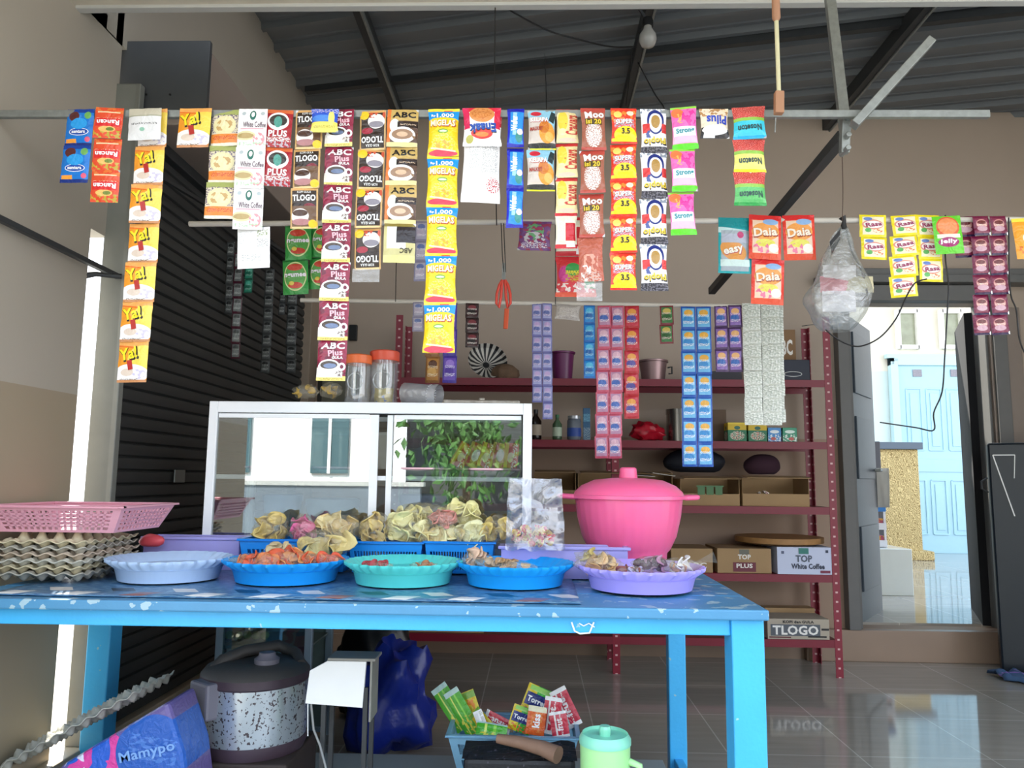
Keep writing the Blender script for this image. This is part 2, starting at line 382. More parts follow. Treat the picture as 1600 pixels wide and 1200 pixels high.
# ================================================================== BEYOND THE DOORWAY
M_far = two_tone('courtyard wall paint', '#e6e2d2', '#cfe0de', 2.45)
struct('wall_courtyard', B().box((2.2, 9.86, 3.4), (12.5, .12, 7.0)), M_far)  # extended high and wide out of view to keep the sun off the floor
struct('ceiling_sky_blocker', B().box((5.2, 8.9, 4.2), (7.6, 3.2, .15)), M_conc)  # added slab out of view, cuts the sky light reaching the courtyard
struct('floor_courtyard', B().box((5.2, 7.45, .14), (7.6, 5.0, .1)), M_floor)
M_blued = mat('pale blue door paint', '#a9d3e4', .35, var=.04)
dr = B(); da, db = P(1412, 852, 9.8), P(1412, 572, 9.8); x0, x1 = da.x, da.x + 1.35; z0, z1 = .19, db.z
dr.box(((x0 + x1) / 2, 9.77, (z0 + z1) / 2), (x1 - x0, .05, z1 - z0))
do = struct('door_1', dr, M_blued, bevel=.004); do['label'] = 'pale blue panelled double door beyond the doorway'
fr = B()
for (a, c, e, g) in ((x0 - .09, x0, z0, z1 + .09), (x1, x1 + .09, z0, z1 + .09), (x0 - .09, x1 + .09, z1, z1 + .09), (x0 - .13, x1 + .13, z1 + .09, z1 + .14)):
    fr.box(((a + c) / 2, 9.75, (e + g) / 2), (c - a, .09, g - e))
fr.build('door_frame', mat('pale frame paint', '#b9d8de', .4), do, bevel=.004)
for dxn in range(5):
    xa = x0 + .1 + dxn * .25
    for (za, zb, nm) in ((1.45, 2.22, 0), (.42, 1.08, 0)):
        k = B(); cx, cz = xa + .09, (za + zb) / 2
        for (ax, az, bx, bz) in ((xa, za, xa + .18, za), (xa, zb, xa + .18, zb), (xa, za, xa, zb), (xa + .18, za, xa + .18, zb)):
            k.bar((ax, 9.742, az), (bx, 9.742, bz), .022, .016)
        k.box((cx, 9.742, cz), (.1, .012, zb - za - .1))
        k.build('door_panel', M_blued, do, bevel=.003)
k = B().box(((x0 + x1) / 2, 9.742, 1.26), (x1 - x0 - .24, .016, .16)); k.build('door_panel', M_blued, do, bevel=.006)
for px in (1433, 1492):
    q = P(px, 583, 9.74); B().box((q.x, 9.735, q.z), (.11, .006, .09)).build('sticker', mat('sticker print', '#8c8a94', .5, var=.5, vs=90), do)
for i, px in enumerate((1417, 1485)):
    q = P(px, 515, 9.79); k = B(); w_, h_ = .25, .46
    for (cx, cz, sx_, sz_) in ((-w_ / 2, 0, .05, h_ + .05), (w_ / 2, 0, .05, h_ + .05), (0, -h_ / 2, w_, .05), (0, h_ / 2, w_, .05)):
        k.box((q.x + cx, 9.77, q.z + cz), (sx_, .08, sz_))
    wo_ = struct('window_%d' % (i + 1), k, M_white, bevel=.006)
    B().box((q.x, 9.792, q.z), (w_, .01, h_)).build('pane', mat('vent pane', '#9aa08a', .2, var=.4, vs=8), wo_)
# pillar with straw-coloured stone cladding
q0, q1 = P(1372, 853, 9.0), P(1426, 703, 9.0)
pc = empty('clad_pillar', ((q0.x + q1.x) / 2, 9.1, .19)); tag(pc, 'short square pillar clad in straw coloured stone seen through the doorway', 'pillar')
m, t, b = newmat('straw stone'); N, L = t.nodes, t.links; co = N.new('ShaderNodeTexCoord'); wv = N.new('ShaderNodeTexWave'); wv.inputs['Scale'].default_value = 16; wv.inputs['Distortion'].default_value = 22; wv.inputs['Detail'].default_value = 4
mpp = N.new('ShaderNodeMapping'); mpp.inputs['Rotation'].default_value = (0, .5, 0); L.new(co.outputs['Object'], mpp.inputs[0]); L.new(mpp.outputs[0], wv.inputs[0]); rr = N.new('ShaderNodeValToRGB'); rr.color_ramp.elements[0].color = lin('#8b7444'); rr.color_ramp.elements[1].color = lin('#dcc58c'); L.new(wv.outputs[0], rr.inputs[0]); L.new(rr.outputs[0], b.inputs['Base Color']); setp(b, rough=.8)
M_straw = m
hz = q1.z - .19; wdp = q1.x - q0.x
B().box((0, 0, hz / 2), (wdp, wdp, hz)).build('shaft', M_straw, pc, bevel=.01)
B().box((0, 0, hz + .04), (wdp + .08, wdp + .08, .08)).build('cap', mat('pillar cap', '#4d5c6b', .4), pc, bevel=.006)
B().box((.02, 0, .05), (wdp + .16, wdp + .1, .1)).build('base', M_straw, pc, bevel=.01)
q0 = P(1330, 920, 6.1); q1 = P(1425, 858, 6.1)
tag(B().box(((q0.x + q1.x) / 2, 6.3, (.19 + q1.z) / 2), (q1.x - q0.x, .4, q1.z - .19)).build('tiled_ledge', mat('white glazed tile', '#dfe9e6', .12, var=.03), bevel=.006), 'low white tiled ledge just inside the doorway', 'ledge')
# dark cupboard, drawer tower, hanging cloth
q0, q1 = P(1340, 852, 8.2), P(1372, 690, 8.2); q0.z = .19
tag(B().box(((q0.x + q1.x) / 2, 8.3, (q0.z + q1.z) / 2), (q1.x - q0.x, .3, q1.z - q0.z)).build('dark_cupboard', mat('dark cupboard', '#20222a', .4), bevel=.01), 'narrow dark cupboard beside the straw coloured pillar', 'cupboard')
q0, q1 = P(1331, 848, 6.45), P(1363, 790, 6.45)
rk = empty('drawer_tower', ((q0.x + q1.x) / 2, 6.6, q0.z)); tag(rk, 'small white plastic drawer tower with a blue lid on the white ledge', 'drawers')
rk.location.y = 6.32; rk.location.z = P(1425, 858, 6.1).z
W_ = q1.x - q0.x; H_ = q1.z - rk.location.z
for kz in (0, .42):
    k = B(); k.bar((-W_ / 2, -.1, kz * H_ + .03), (W_ / 2, -.1, kz * H_ + .03), .02, .05); k.bar((-W_ / 2, .1, kz * H_ + .03), (W_ / 2, .1, kz * H_ + .03), .02, .05); k.box((0, 0, kz * H_ + .01), (W_, .2, .012))
    k.build('drawer', mat('tower white', '#dfe3ea', .4), rk)
    B().box((0, 0, kz * H_ + .06), (W_ * .85, .16, .06)).build('contents', mat('mixed sweets', '#c2607a', .5, var=.8, vs=40, spot='#e0b33c', ss=30, st=.55), rk)
for sx_ in (-1, 1):
    for sy_ in (-1, 1): B().box((sx_ * W_ * .48, sy_ * .09, H_ / 2), (.012, .012, H_)).build('corner_post', mat('tower white', '#dfe3ea', .4), rk)
B().box((0, 0, H_ - .02), (W_ * 1.05, .22, .04)).build('lid', mat('tower blue', '#3f7fc4', .4), rk, bevel=.006)
# door leaves and frame of the doorway
M_frame = mat('grey door frame', '#6c6b68', .5, var=.08)
M_leaf = mat('grey blue door leaf', '#434d56', .45, var=.1)
k = B()
for (xa, xb) in ((DL - .1, DL - .03), (DR + .02, DR + .1)): k.box(((xa + xb) / 2, YB - .03, (DZ0 + DZ1) / 2 + .04), (xb - xa, .08, DZ1 - DZ0 + .08))
k.box(((DL + DR) / 2, YB - .03, DZ1 + .05), (DR - DL + .2, .08, .1)).box(((DL + DR) / 2 + .1, YB - .06, DZ1 + .13), (DR - DL + .62, .12, .05)).box(((DL + DR) / 2 + .1, YB - .045, DZ1 + .18), (DR - DL + .5, .09, .04))
k.box((DL - .015, YB + .05, 1.18), (.03, .14, 2.0)).box((DR + .01, YB + .05, 1.18), (.03, .14, 2.0))
struct('trim_doorway', k, M_frame, bevel=.004)
dl = empty('door_2', (DL + .01, YB + .1, DZ0), math.radians(55)); dl['kind'] = 'structure'; dl['label'] = 'grey door leaf standing ajar at the left of the doorway'
B().box((.33, 0, .97), (.64, .04, 1.93)).build('door_leaf', M_leaf, dl, bevel=.003)
for za in (.15, .85, 1.4): B().box((.33, -.024, za + .24), (.46, .012, .4)).build('door_panel', M_leaf, dl, bevel=.004)
B().tube([(.56, -.03, .95), (.56, -.07, .95), (.47, -.075, .95)], .01).build('handle', M_steel, dl, smooth=40)
dk = empty('door_3', (DR - .01, YB + .1, DZ0), math.radians(66)); dk['kind'] = 'structure'; dk['label'] = 'near black door leaf opened at the right of the doorway'
B().box((.36, .02, .98), (.7, .05, 1.95)).build('door_leaf', mat('black door leaf', '#0c0c10', .85), dk, bevel=.003)
q = P(1373, 762, 5.45)
def cl(u, v): return (q.x + (u - .5) * .14, q.y + .012 * math.sin(u * 9 + v * 2), q.z + (v - .5) * .27)
tag(B().grid(cl, 10, 10).build('white_cloth', mat('white cotton', '#f3efe6', .9), solid=.008, smooth=60), 'white cloth hanging from the grey door leaf in the doorway', 'cloth')
q = PZ(1340, 745, 1.05)
# pilaster right of the door and wall socket
for px, wd in ((1553, .09), (1578, .1)):
    q = P(px, 700, YB - .02); struct('trim_pilaster', B().box((q.x + .05, YB - .02, 1.16), (wd, .05, 1.95)), mat('bluish pilaster', '#7f8f9b' if px > 1560 else '#8b7c70', .4, var=.06), bevel=.004)
q = P(1596, 625, YB - .01)
so = tag(B().box(q, (.09, .02, .09)).build('wall_socket', M_white, bevel=.004), 'white square wall socket on the back wall at the far right', 'socket')

# ================================================================== SHELF UNIT (dark red slotted angle)
m, t, b = newmat('red slotted steel'); N, L = t.nodes, t.links
co = N.new('ShaderNodeTexCoord'); sp = N.new('ShaderNodeSeparateXYZ'); L.new(co.outputs['Object'], sp.inputs[0])
mo = N.new('ShaderNodeMath'); mo.operation = 'PINGPONG'; mo.inputs[1].default_value = .025; L.new(sp.outputs[2], mo.inputs[0])
lt = N.new('ShaderNodeMath'); lt.operation = 'LESS_THAN'; lt.inputs[1].default_value = .005; L.new(mo.outputs[0], lt.inputs[0])
uvn = N.new('ShaderNodeUVMap'); uvn.uv_map = 'UVMap'; su = N.new('ShaderNodeSeparateXYZ'); L.new(uvn.outputs[0], su.inputs[0])
c1 = N.new('ShaderNodeMath'); c1.operation = 'COMPARE'; c1.inputs[1].default_value = .5; c1.inputs[2].default_value = .16; L.new(su.outputs[0], c1.inputs[0])
mu = N.new('ShaderNodeMath'); mu.operation = 'MULTIPLY'; L.new(lt.outputs[0], mu.inputs[0]); L.new(c1.outputs[0], mu.inputs[1])
mx = N.new('ShaderNodeMix'); mx.data_type = 'RGBA'; L.new(mu.outputs[0], mx.inputs[0]); mx.inputs[6].default_value = lin('#86142c'); mx.inputs[7].default_value = lin('#e0b8b4'); L.new(mx.outputs[2], b.inputs['Base Color']); setp(b, rough=.38)
M_red = m
M_redb = mat('red shelf board', '#7c1229', .4, var=.1)
YS, YSR = 4.35, 4.70
SX0, SX1 = P(622, 590, YS).x, P(1294, 600, YS).x
SXM = (SX0 + SX1) / 2 + .02
su_ = empty('shelf_unit', ((SX0 + SX1) / 2, YS, 0)); tag(su_, 'dark red slotted steel shelving unit along the back wall', 'shelving')
sx0, sx1, sxm = SX0 - su_.location.x, SX1 - su_.location.x, SXM - su_.location.x
ztop = P(1280, 495, YS).z
for xx in (sx0, sxm, sx1):
    for yy, sg in ((0, 1), (YSR - YS, -1)):
        s2 = -1 if xx > sxm else 1
        k = B(); k.box((xx, yy, ztop / 2), (.04, .004, ztop)).box((xx - s2 * .018, yy + sg * .018, ztop / 2), (.004, .036, ztop))
        k.build('upright', M_red, su_)
tiers = [P(1290, y, YS).z for y in (603, 700, 802, 908, 1010)]
for tz in tiers:
    for a, b_ in ((sx0, sxm), (sxm, sx1)):
        k = B(); k.box(((a + b_) / 2, .175, tz + .03), (b_ - a - .01, .35, .006)); k.box(((a + b_) / 2, .002, tz + .012), (b_ - a - .01, .005, .04)); k.box(((a + b_) / 2, .348, tz + .012), (b_ - a - .01, .005, .04))
        # slots along the front lip
        k.build('shelf_board', M_redb, su_)
k = B().bar((sx1, .17, ztop - .01), (sx1 - .1, .06, ztop - .04), .03, .004, M_dark); k.build('corner_bracket', None, su_)
def shelf_top(i): return tiers[i] + .034
def on_shelf(i, x0, x1, ytop, dy=.14, Ydef=None):
    """world span of something standing on tier i, from its picture span"""
    Y = Ydef or (YS + dy); a = P(x0, 700, Y).x; c = P(x1, 700, Y).x; return a, c, shelf_top(i), P((x0 + x1) / 2, ytop, Y).z, Y

M_card = mat('brown cardboard', '#a98a63', .85, var=.1, vs=8)
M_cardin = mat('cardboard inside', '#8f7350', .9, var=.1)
def carton(name, i, x0, x1, yt, label, m=None, depth=.22, dy=.03, texts=(), open_=False, rects=(), group=None):
    a, c, z0, z1, Y = on_shelf(i, x0, x1, yt, dy); z1 = max(z1, z0 + .03)
    r = empty(name, ((a + c) / 2, Y + depth / 2, z0)); tag(r, label, 'box', group); W_, H_, D = c - a, z1 - z0, depth
    m = m or M_card
    k = B()
    if open_:
        e = .004
        k.box((0, -D / 2 + e / 2, H_ * .22), (W_, e, H_ * .44)).box((0, D / 2 - e / 2, H_ / 2), (W_, e, H_)).box((-W_ / 2 + e / 2, 0, H_ / 2), (e, D, H_)).box((W_ / 2 - e / 2, 0, H_ / 2), (e, D, H_)).box((0, 0, e / 2), (W_, D, e))
    else: k.box((0, 0, H_ / 2), (W_, D, H_))
    k.build('body', m, r, bevel=.002)
    if open_:
        f = B().box((0, -D / 2 - .02, H_ + .006), (W_ * .96, .1, .003), rot=Euler((.12, 0, .03))); f.build('flap', m, r)
    if texts or rects:
        k = B(); o = (-W_ / 2, -D / 2 - .001, 0)
        for (cx, cy, w_, h_, col) in rects:
            k.box((o[0] + cx * W_, o[1] - .0006, cy * H_), (w_ * W_, .0008, h_ * H_), mat('ink_' + col, col, .5))
        for (s, cx, cy, w_, h_, col) in texts:
            flat_text(k, (o[0], o[1] - .001, 0), (W_, 0, 0), (0, 0, H_), s, cx, cy, w_, h_, 0, col, .035)
        k.build('print', None, r)
    return r
# top tier
carton('carton', 0, 1213, 1249, 515, 'small brown carton with white letters on the top tier behind the silver sachets', mat('kraft brown', '#8c6c4c', .8), texts=[('ABC', .45, .66, .8, .3, '#efe9df'), ('UHT 12x', .5, .34, .8, .18, '#efe9df')], dy=.12)
r = carton('shoe_box', 0, 1216, 1270, 562, 'dark navy box with a white oval mark on the top tier', mat('navy card', '#141c30', .5), dy=.02, depth=.09)
k = B(); k.tube([(.0 + .05 * math.cos(t_ * .4), -.047, .035 + .014 * math.sin(t_ * .4)) for t_ in range(17)], .0015, M_white); k.build('oval_mark', None, r)
carton('long_box', 0, 1098, 1162, 580, 'low dark box lying on the top tier right of the blue sachet strip', mat('dark card', '#22202c', .5), dy=.05)
def vessel(name, i, x0, x1, yt, label, cat, m, taper=.78, dy=.12, lip=.012, part='lip'):
    a, c, z0, z1, Y = on_shelf(i, x0, x1, yt, dy); R_ = (c - a) / 2; H_ = z1 - z0
    r = empty(name, ((a + c) / 2, Y + R_ * .3, z0)); tag(r, label, cat)
    B().lathe([(R_ * taper, 0), (R_ * .95, H_ * .9), (R_ * .96, H_), (R_ * .92, H_), (R_ * taper * .93, .01), (0.0001, .01)], m=m).build('body', m, r, smooth=40)
    k = B().lathe([(R_ * .95, H_ - .012), (R_ + .004, H_ - .01), (R_ + .005, H_), (R_ * .93, H_ + .003)], m=m); k.build(part, m, r, smooth=40)
    return r
vessel('bucket', 0, 860, 898, 550, 'round dark purple plastic bucket on the top tier', 'bucket', mat('purple plastic', '#6a2358', .35))
v = vessel('saucepan', 0, 1000, 1046, 563, 'dull pinkish metal pot on the top tier behind the red sachets', 'pot', mat('old aluminium', '#9a7f80', .35, .6, var=.1))
B().tube([(.085, 0, .085), (.11, 0, .09), (.11, 0, .05), (.09, 0, .05)], .005, M_dark).build('handle', None, v)
# striped fan shaped basket
a, c, z0, z1, Y = on_shelf(0, 735, 780, 545, .12)
r = empty('striped_bowl', ((a + c) / 2, Y, z0 + .09), rot=(1.2, 0, .25)); tag(r, 'black and white striped round bowl propped up on the top tier', 'bowl')
for j in range(2):
    k = B(); n = 36
    for q in range(n):
        if q % 2 != j: continue
        a0, a1 = 2 * PI * q / n, 2 * PI * (q + 1) / n; pr = [(.02, 0), (.06, .01), (.1, .035), (.115, .06)]
        vs = []; 
        for (rr_, zz) in pr: vs += [(math.cos(a0) * rr_, math.sin(a0) * rr_, zz), (math.cos(a1) * rr_, math.sin(a1) * rr_, zz)]
        k.add(vs, [(2 * e, 2 * e + 1, 2 * e + 3, 2 * e + 2) for e in range(3)])
    k.build('black_stripes' if j else 'white_stripes', mat('stripe black', '#1c1b1d', .5) if j else mat('stripe white', '#c9c4ba', .5), r, solid=.003)
B().lathe([(.02, 0), (.0001, -.002)], n=20).build('base', mat('stripe black', '#1c1b1d', .5), r, solid=.003)
a, c, z0, z1, Y = on_shelf(0, 768, 806, 558, .06)
tag(B().lathe([(.07, 0), (.085, .03), (.08, .06), (.05, .085), (.02, .095), (.0001, .096)], ((a + c) / 2, Y + .05, z0), mod=lambda a_, i_: 1 + .04 * math.sin(a_ * 9)).build('wicker_dome', mat('brown wicker', '#6f5742', .8, var=.3, vs=60, bump=.6, bs=120), smooth=50), 'brown woven dome basket on the top tier beside the striped bowl', 'basket')
# second tier: bottles
def bottle(x0, x1, yt, label, glass, cap, lab, neck=.35, group='bottles on the second tier', jar=False, dy=.08):
    a, c, z0, z1, Y = on_shelf(1, x0, x1, yt, dy); R_ = (c - a) / 2; H_ = z1 - z0
    r = empty('jar' if jar else 'bottle', ((a + c) / 2, Y, z0)); tag(r, label, 'jar' if jar else 'bottle', group)
    p_ = [(R_ * .9, 0), (R_, .01), (R_, H_ * .62), (R_ * neck, H_ * .8), (R_ * neck, H_ * .92)] if not jar else [(R_ * .9, 0), (R_, .01), (R_, H_ * .8), (R_ * .8, H_ * .88)]
    B().lathe(p_, n=24).build('body', glass, r, smooth=40)
    B().lathe([(R_ * (neck if not jar else .8) * 1.15, H_ * .88), (R_ * (neck if not jar else .8) * 1.15, H_)], n=24).build('cap', cap, r, smooth=40)
    B().lathe([(R_ * 1.015, H_ * .15), (R_ * 1.015, H_ * .5)], n=24).build('paper_label', lab, r, smooth=40)
bottle(828, 846, 640, 'dark soy sauce bottle with a cream label, leftmost on the second tier', mat('dark bottle', '#1b120e', .15), mat('cap black', '#15171a', .4), mat('label cream', '#a99a88', .6))
bottle(863, 878, 648, 'slim clear green bottle on the second tier', mat('green glass', '#5b7a5c', .1, trans=.3), mat('cap green', '#2b6a42', .4), mat('label pale green', '#b9c9b0', .6))
bottle(886, 908, 650, 'clear jar with a blue label on the second tier', mat('clear jar', '#8f98a4', .1, trans=.4), mat('cap silver', '#b9bcc0', .3, .6), mat('label blue', '#2c4c9c', .5), jar=True)
a, c, z0, z1, Y = on_shelf(1, 911, 922, 638, .1)
r = tag(empty('blue_carton', ((a + c) / 2, Y, z0)), 'tall narrow blue printed pack beside the jar on the second tier', 'pack')
B().box((0, 0, (z1 - z0) / 2), (c - a, .04, z1 - z0)).build('body', printed('blue print', '#2a5f86', [('r', .5, .2, .5, .2, '#9fb4bd', 0, 9), ('r', .5, .7, .5, .12, '#7fc0d8', 0, 12)]), r, bevel=.002)
# red bag, big tin, brown box
def lump(name, c, d, m, label, cat, amp=.25, fr=12, seed=0, n=28, group=None, parent=None):
    k = B(); vs = []; fs = []; nu, nv = n, n // 2
    for j in range(nv + 1):
        th = PI * j / nv
        for i in range(nu):
            ph = 2 * PI * i / nu; v = Vector((math.sin(th) * math.cos(ph), math.sin(th) * math.sin(ph), math.cos(th)))
            a_ = 1 + amp * noise.noise(v * fr / 8 + Vector((seed, 0, 0))) + amp * .4 * noise.noise(v * fr / 3 + Vector((0, seed, 0)))
            q = Vector((v.x * d[0] / 2, v.y * d[1] / 2, v.z * d[2] / 2)) * a_; q.z = max(q.z, -d[2] / 2 * .8)
            vs.append(q)
    for j in range(nv):
        for i in range(nu): fs.append((j * nu + i, (j + 1) * nu + i, (j + 1) * nu + (i + 1) % nu, j * nu + (i + 1) % nu))
    k.add(vs, fs); o = k.build(name, m, parent, smooth=60, loc=c)
    if not parent: tag(o, label, cat, group)
    return o
a, c, z0, z1, Y = on_shelf(1, 988, 1036, 668, .12)
lump('plastic_bag', ((a + c) / 2, Y, z0 + .05), (c - a, .12, .11), mat('red plastic bag', '#b3182c', .3, bump=.5, bs=30), 'crumpled red plastic bag on the second tier', 'bag', .45, 22, 3)
a, c, z0, z1, Y = on_shelf(1, 1042, 1082, 640, .15)
r = tag(empty('steel_tin', ((a + c) / 2, Y, z0)), 'tall shiny steel canister partly behind the blue sachet strip', 'canister')
B().lathe([((c - a) / 2, 0), ((c - a) / 2, z1 - z0 - .02)], n=32).build('body', mat('polished steel', '#8e8b86', .22, .9), r, smooth=40)
B().lathe([((c - a) / 2 + .003, z1 - z0 - .03), ((c - a) / 2 + .003, z1 - z0), (.0001, z1 - z0 + .004)], n=32).build('lid', mat('polished steel', '#8e8b86', .22, .9), r, smooth=40)
carton('carton', 1, 1098, 1136, 640, 'tall dark brown box right of the blue sachet strip on the second tier', mat('dark brown box', '#5d4630', .6), dy=.12)
tea = lambda n_, base, top: printed(n_, base, [('r', .5, .3, .5, .3, top), ('e', .5, .3, .32, .2, '#b3352f', 0, 7), ('e', .5, .3, .4, .24, '#e9e3cf', 0, 9), ('e', .5, .72, .16, .1, '#2f6a5c'), ('r', .5, .96, .5, .05, '#f1d64a')], crinkle=0, rough=.5)
for (x0, x1, yt, lb, mm) in ((1138, 1168, 660, 'yellow and green tea box, left of the pair under the silver sachets', tea('tea box print', '#d8b62a', '#2f7a56')), (1170, 1200, 661, 'yellow and green tea box, right of the pair under the silver sachets', tea('tea box print', '#d8b62a', '#2f7a56')),
                       (1201, 1222, 668, 'small sky blue box between the yellow and green boxes', printed('blue box print', '#3f8fd0', [('r', .5, .25, .5, .25, '#dfe9ee', 0, 6), ('e', .5, .7, .35, .12, '#eaf3f5'), ('e', .4, .2, .2, .12, '#c4564a')], crinkle=0)),
                       (1224, 1247, 668, 'small green box at the right end of the box row on the second tier', printed('green box print', '#23936c', [('r', .5, .25, .5, .25, '#dfe9e0', 0, 6), ('e', .5, .7, .35, .12, '#dff1e5'), ('e', .6, .2, .2, .12, '#c4564a')], crinkle=0))):
    a, c, z0, z1, Y = on_shelf(1, x0, x1, yt, .01)
    tag(B().box(((a + c) / 2, Y + .05, (z0 + z1) / 2), (c - a - .002, .09, z1 - z0)).build('drink_box', mm, bevel=.002), lb, 'box', 'small boxes on the second tier')
# third tier
carton('open_carton', 2, 835, 900, 738, 'open brown carton behind the pink pot handle on the third tier', M_cardin, open_=True, depth=.25)
carton('open_carton', 2, 903, 1050, 740, 'wide open carton hidden mostly by the pink pot lid', M_cardin, open_=True, depth=.25)
carton('open_carton', 2, 1062, 1154, 748, 'open brown carton with green printing on the third tier', M_card, open_=True, depth=.26,
       rects=[(.5, .72, .46, .05, '#4f7a4c'), (.35, .55, .12, .3, '#4f7a4c'), (.5, .55, .12, .3, '#4f7a4c'), (.65, .55, .12, .3, '#4f7a4c')])
k = B(); a, c, z0, z1, Y = on_shelf(2, 1064, 1153, 748, .03)
tag(B().box(((a + c) / 2, Y - .003, (z0 * .42 + z1 * .58)), (c - a, .003, (z1 - z0) * .75)).build('carton_flap', M_card), 'upright front flap of brown card on the third tier carton', 'card')
bpy.data.objects.remove(bpy.data.objects['carton_flap'])
carton('open_carton', 2, 1158, 1262, 747, 'open brown carton of wrapped sweets at the right of the third tier', M_card, open_=True, depth=.26)
M_sweet = printed('sweet wrapper', '#e7dccb', [('e', .5, .5, .3, .3, '#8d2433'), ('r', .2, .5, .1, .5, '#6b4a3a')])
a, c, z0, z1, Y = on_shelf(2, 1166, 1232, 770, .03)
random.seed(4)
for i in range(26):
    qx = random.uniform(a, c); hh = .075 * (1 - abs((qx - a) / (c - a) - .35)) 
    k = B().box((0, 0, 0), (.012, .03, .012)); k.box((0, .02, 0), (.014, .012, .003)).box((0, -.02, 0), (.014, .012, .003))
    o = k.build('wrapped_sweet', M_sweet, loc=(qx, Y + random.uniform(.02, .08), z0 + .012 + random.uniform(0, hh))); o.rotation_euler = (random.uniform(-.6, .6), random.uniform(-.6, .6), random.uniform(0, 6))
    tag(o, 'small cream and red wrapped sweet in the right open carton of the third tier', 'sweet', 'wrapped sweets in the open carton')
a, c, z0, z1, Y = on_shelf(2, 1066, 1110, 780, .03)
for i in range(16):
    o = lump('snack_roll', (random.uniform(a, c + .12), Y + random.uniform(.02, .08), z0 + .02 + random.uniform(0, .02)), (.03, .03, .026), mat('snack roll %d' % (i % 3), ('#c9a94c', '#7e8a4a', '#a08a78')[i % 3], .5), 'small snack ball at the bottom of the green printed carton', 'snack', .2, 10, i, 10, 'snacks in the green printed carton')
M_navy = mat('dark navy fabric', '#11141f', .7, bump=.3)
a, c, z0, z1, Y = on_shelf(2, 1035, 1132, 705, .22)
lump('dark_bag', ((a + c) / 2, Y, z0 + .25), (c - a, .16, .16), M_navy, 'dark navy bag lying on the third tier cartons under the blue sachets', 'bag', .12, 8, 2)
a, c, z0, z1, Y = on_shelf(2, 1160, 1218, 719, .2)
lump('felt_cap', ((a + c) / 2, Y, z0 + .23), (c - a, .16, .13), mat('dark plum felt', '#3a1f2d', .9), 'dark plum cap lying on the sweets carton', 'cap', .1, 6, 5)
for i, (px, py) in enumerate(((1000, 742), (1025, 740))):
    q = P(px, py, YS + .05); tag(B().box(q, (.14, .2, .004), rot=Euler((.05, .06 * (i + 1), .3 * i))).build('paper_sheet', mat('grey paper', '#b5aea4', .8)), ('lower' if i == 0 else 'upper') + ' loose grey paper sheet above the pink pot lid', 'paper')
# fourth tier
carton('carton', 3, 1046, 1110, 857, 'plain tan carton half hidden behind the lilac tray', M_card, texts=[('ABC', .6, .3, .5, .25, '#efe9df')], dy=.02, depth=.3)
carton('coffee_carton', 3, 1117, 1200, 857, 'brown carton marked top plus on the fourth tier', M_card, texts=[('TOP', .5, .66, .24, .2, '#f3eee4'), ('PLUS', .5, .3, .3, .18, '#f3eee4')], rects=[(.5, .25, .42, .38, '#6d2434'), (.5, .86, .18, .2, '#6b6a5e')], dy=.02, depth=.3)
carton('coffee_carton', 3, 1209, 1294, 855, 'white carton marked white coffee at the right end of the fourth tier', mat('white carton', '#ccd3ea', .6), texts=[('TOP', .48, .58, .3, .26, '#4a5568'), ('White Coffee', .55, .3, .6, .2, '#26304a')], rects=[(.48, .86, .18, .22, '#2d7a70'), (.86, .1, .18, .1, '#7c2a42'), (.1, .8, .05, .1, '#59607c'), (.9, .85, .05, .1, '#25344c')], dy=.0, depth=.3)
a, c, z0, z1, Y = on_shelf(3, 1152, 1286, 838, .14)
r = tag(empty('woven_tray', ((a + c) / 2, Y + .08, P(1220, 856, Y).z)), 'round shallow woven bamboo tray lying on the fourth tier cartons', 'tray')
R_ = (c - a) / 2
B().lathe([(.0001, .02), (R_ * .8, .02), (R_ * .97, .055)], n=60).build('weave', mat('bamboo weave', '#7a5c3f', .8, var=.4, vs=90, bump=.5, bs=160), r, smooth=40, solid=.004)
B().lathe([(R_ * .97, .03), (R_, .03), (R_, .06), (R_ * .97, .06)], n=60, mod=lambda a_, i_: 1 + .004 * math.sin(a_ * 60)).build('rim', mat('bamboo rim', '#a77b4a', .6, var=.3, vs=30), r, smooth=40)
# fifth tier
carton('coffee_carton', 4, 1191, 1285, 967, 'low open box with large black and white lettering on the lowest tier', mat('pale card', '#b5a997', .7), texts=[('TLOGO', .45, .45, .74, .46, '#f4f1ea'), ('KOPI dan GULA', .5, .86, .5, .14, '#1a1a1a')], rects=[(.93, .5, .12, .1, '#181818'), (.45, .45, .8, .56, '#5a5f66'), (.8, .14, .3, .08, '#181818'), (.2, .1, .35, .06, '#5d1c28')], dy=.0, depth=.2)
carton('carton', 4, 1188, 1264, 950, 'plain brown carton behind the lettered box on the lowest tier', M_card, dy=.22, depth=.1)
carton('carton', 3, 1217, 1254, 910, 'tall plain carton', M_card, dy=.02)
bpy.data.objects.remove([o for o in bpy.data.objects if o.get('label') == 'tall plain carton'][0].children[0]); bpy.data.objects.remove([o for o in bpy.data.objects if o.get('label') == 'tall plain carton'][0])
carton('carton', 4, 640, 760, 950, 'plain brown carton low behind the blue table', M_card, dy=.03, depth=.3)

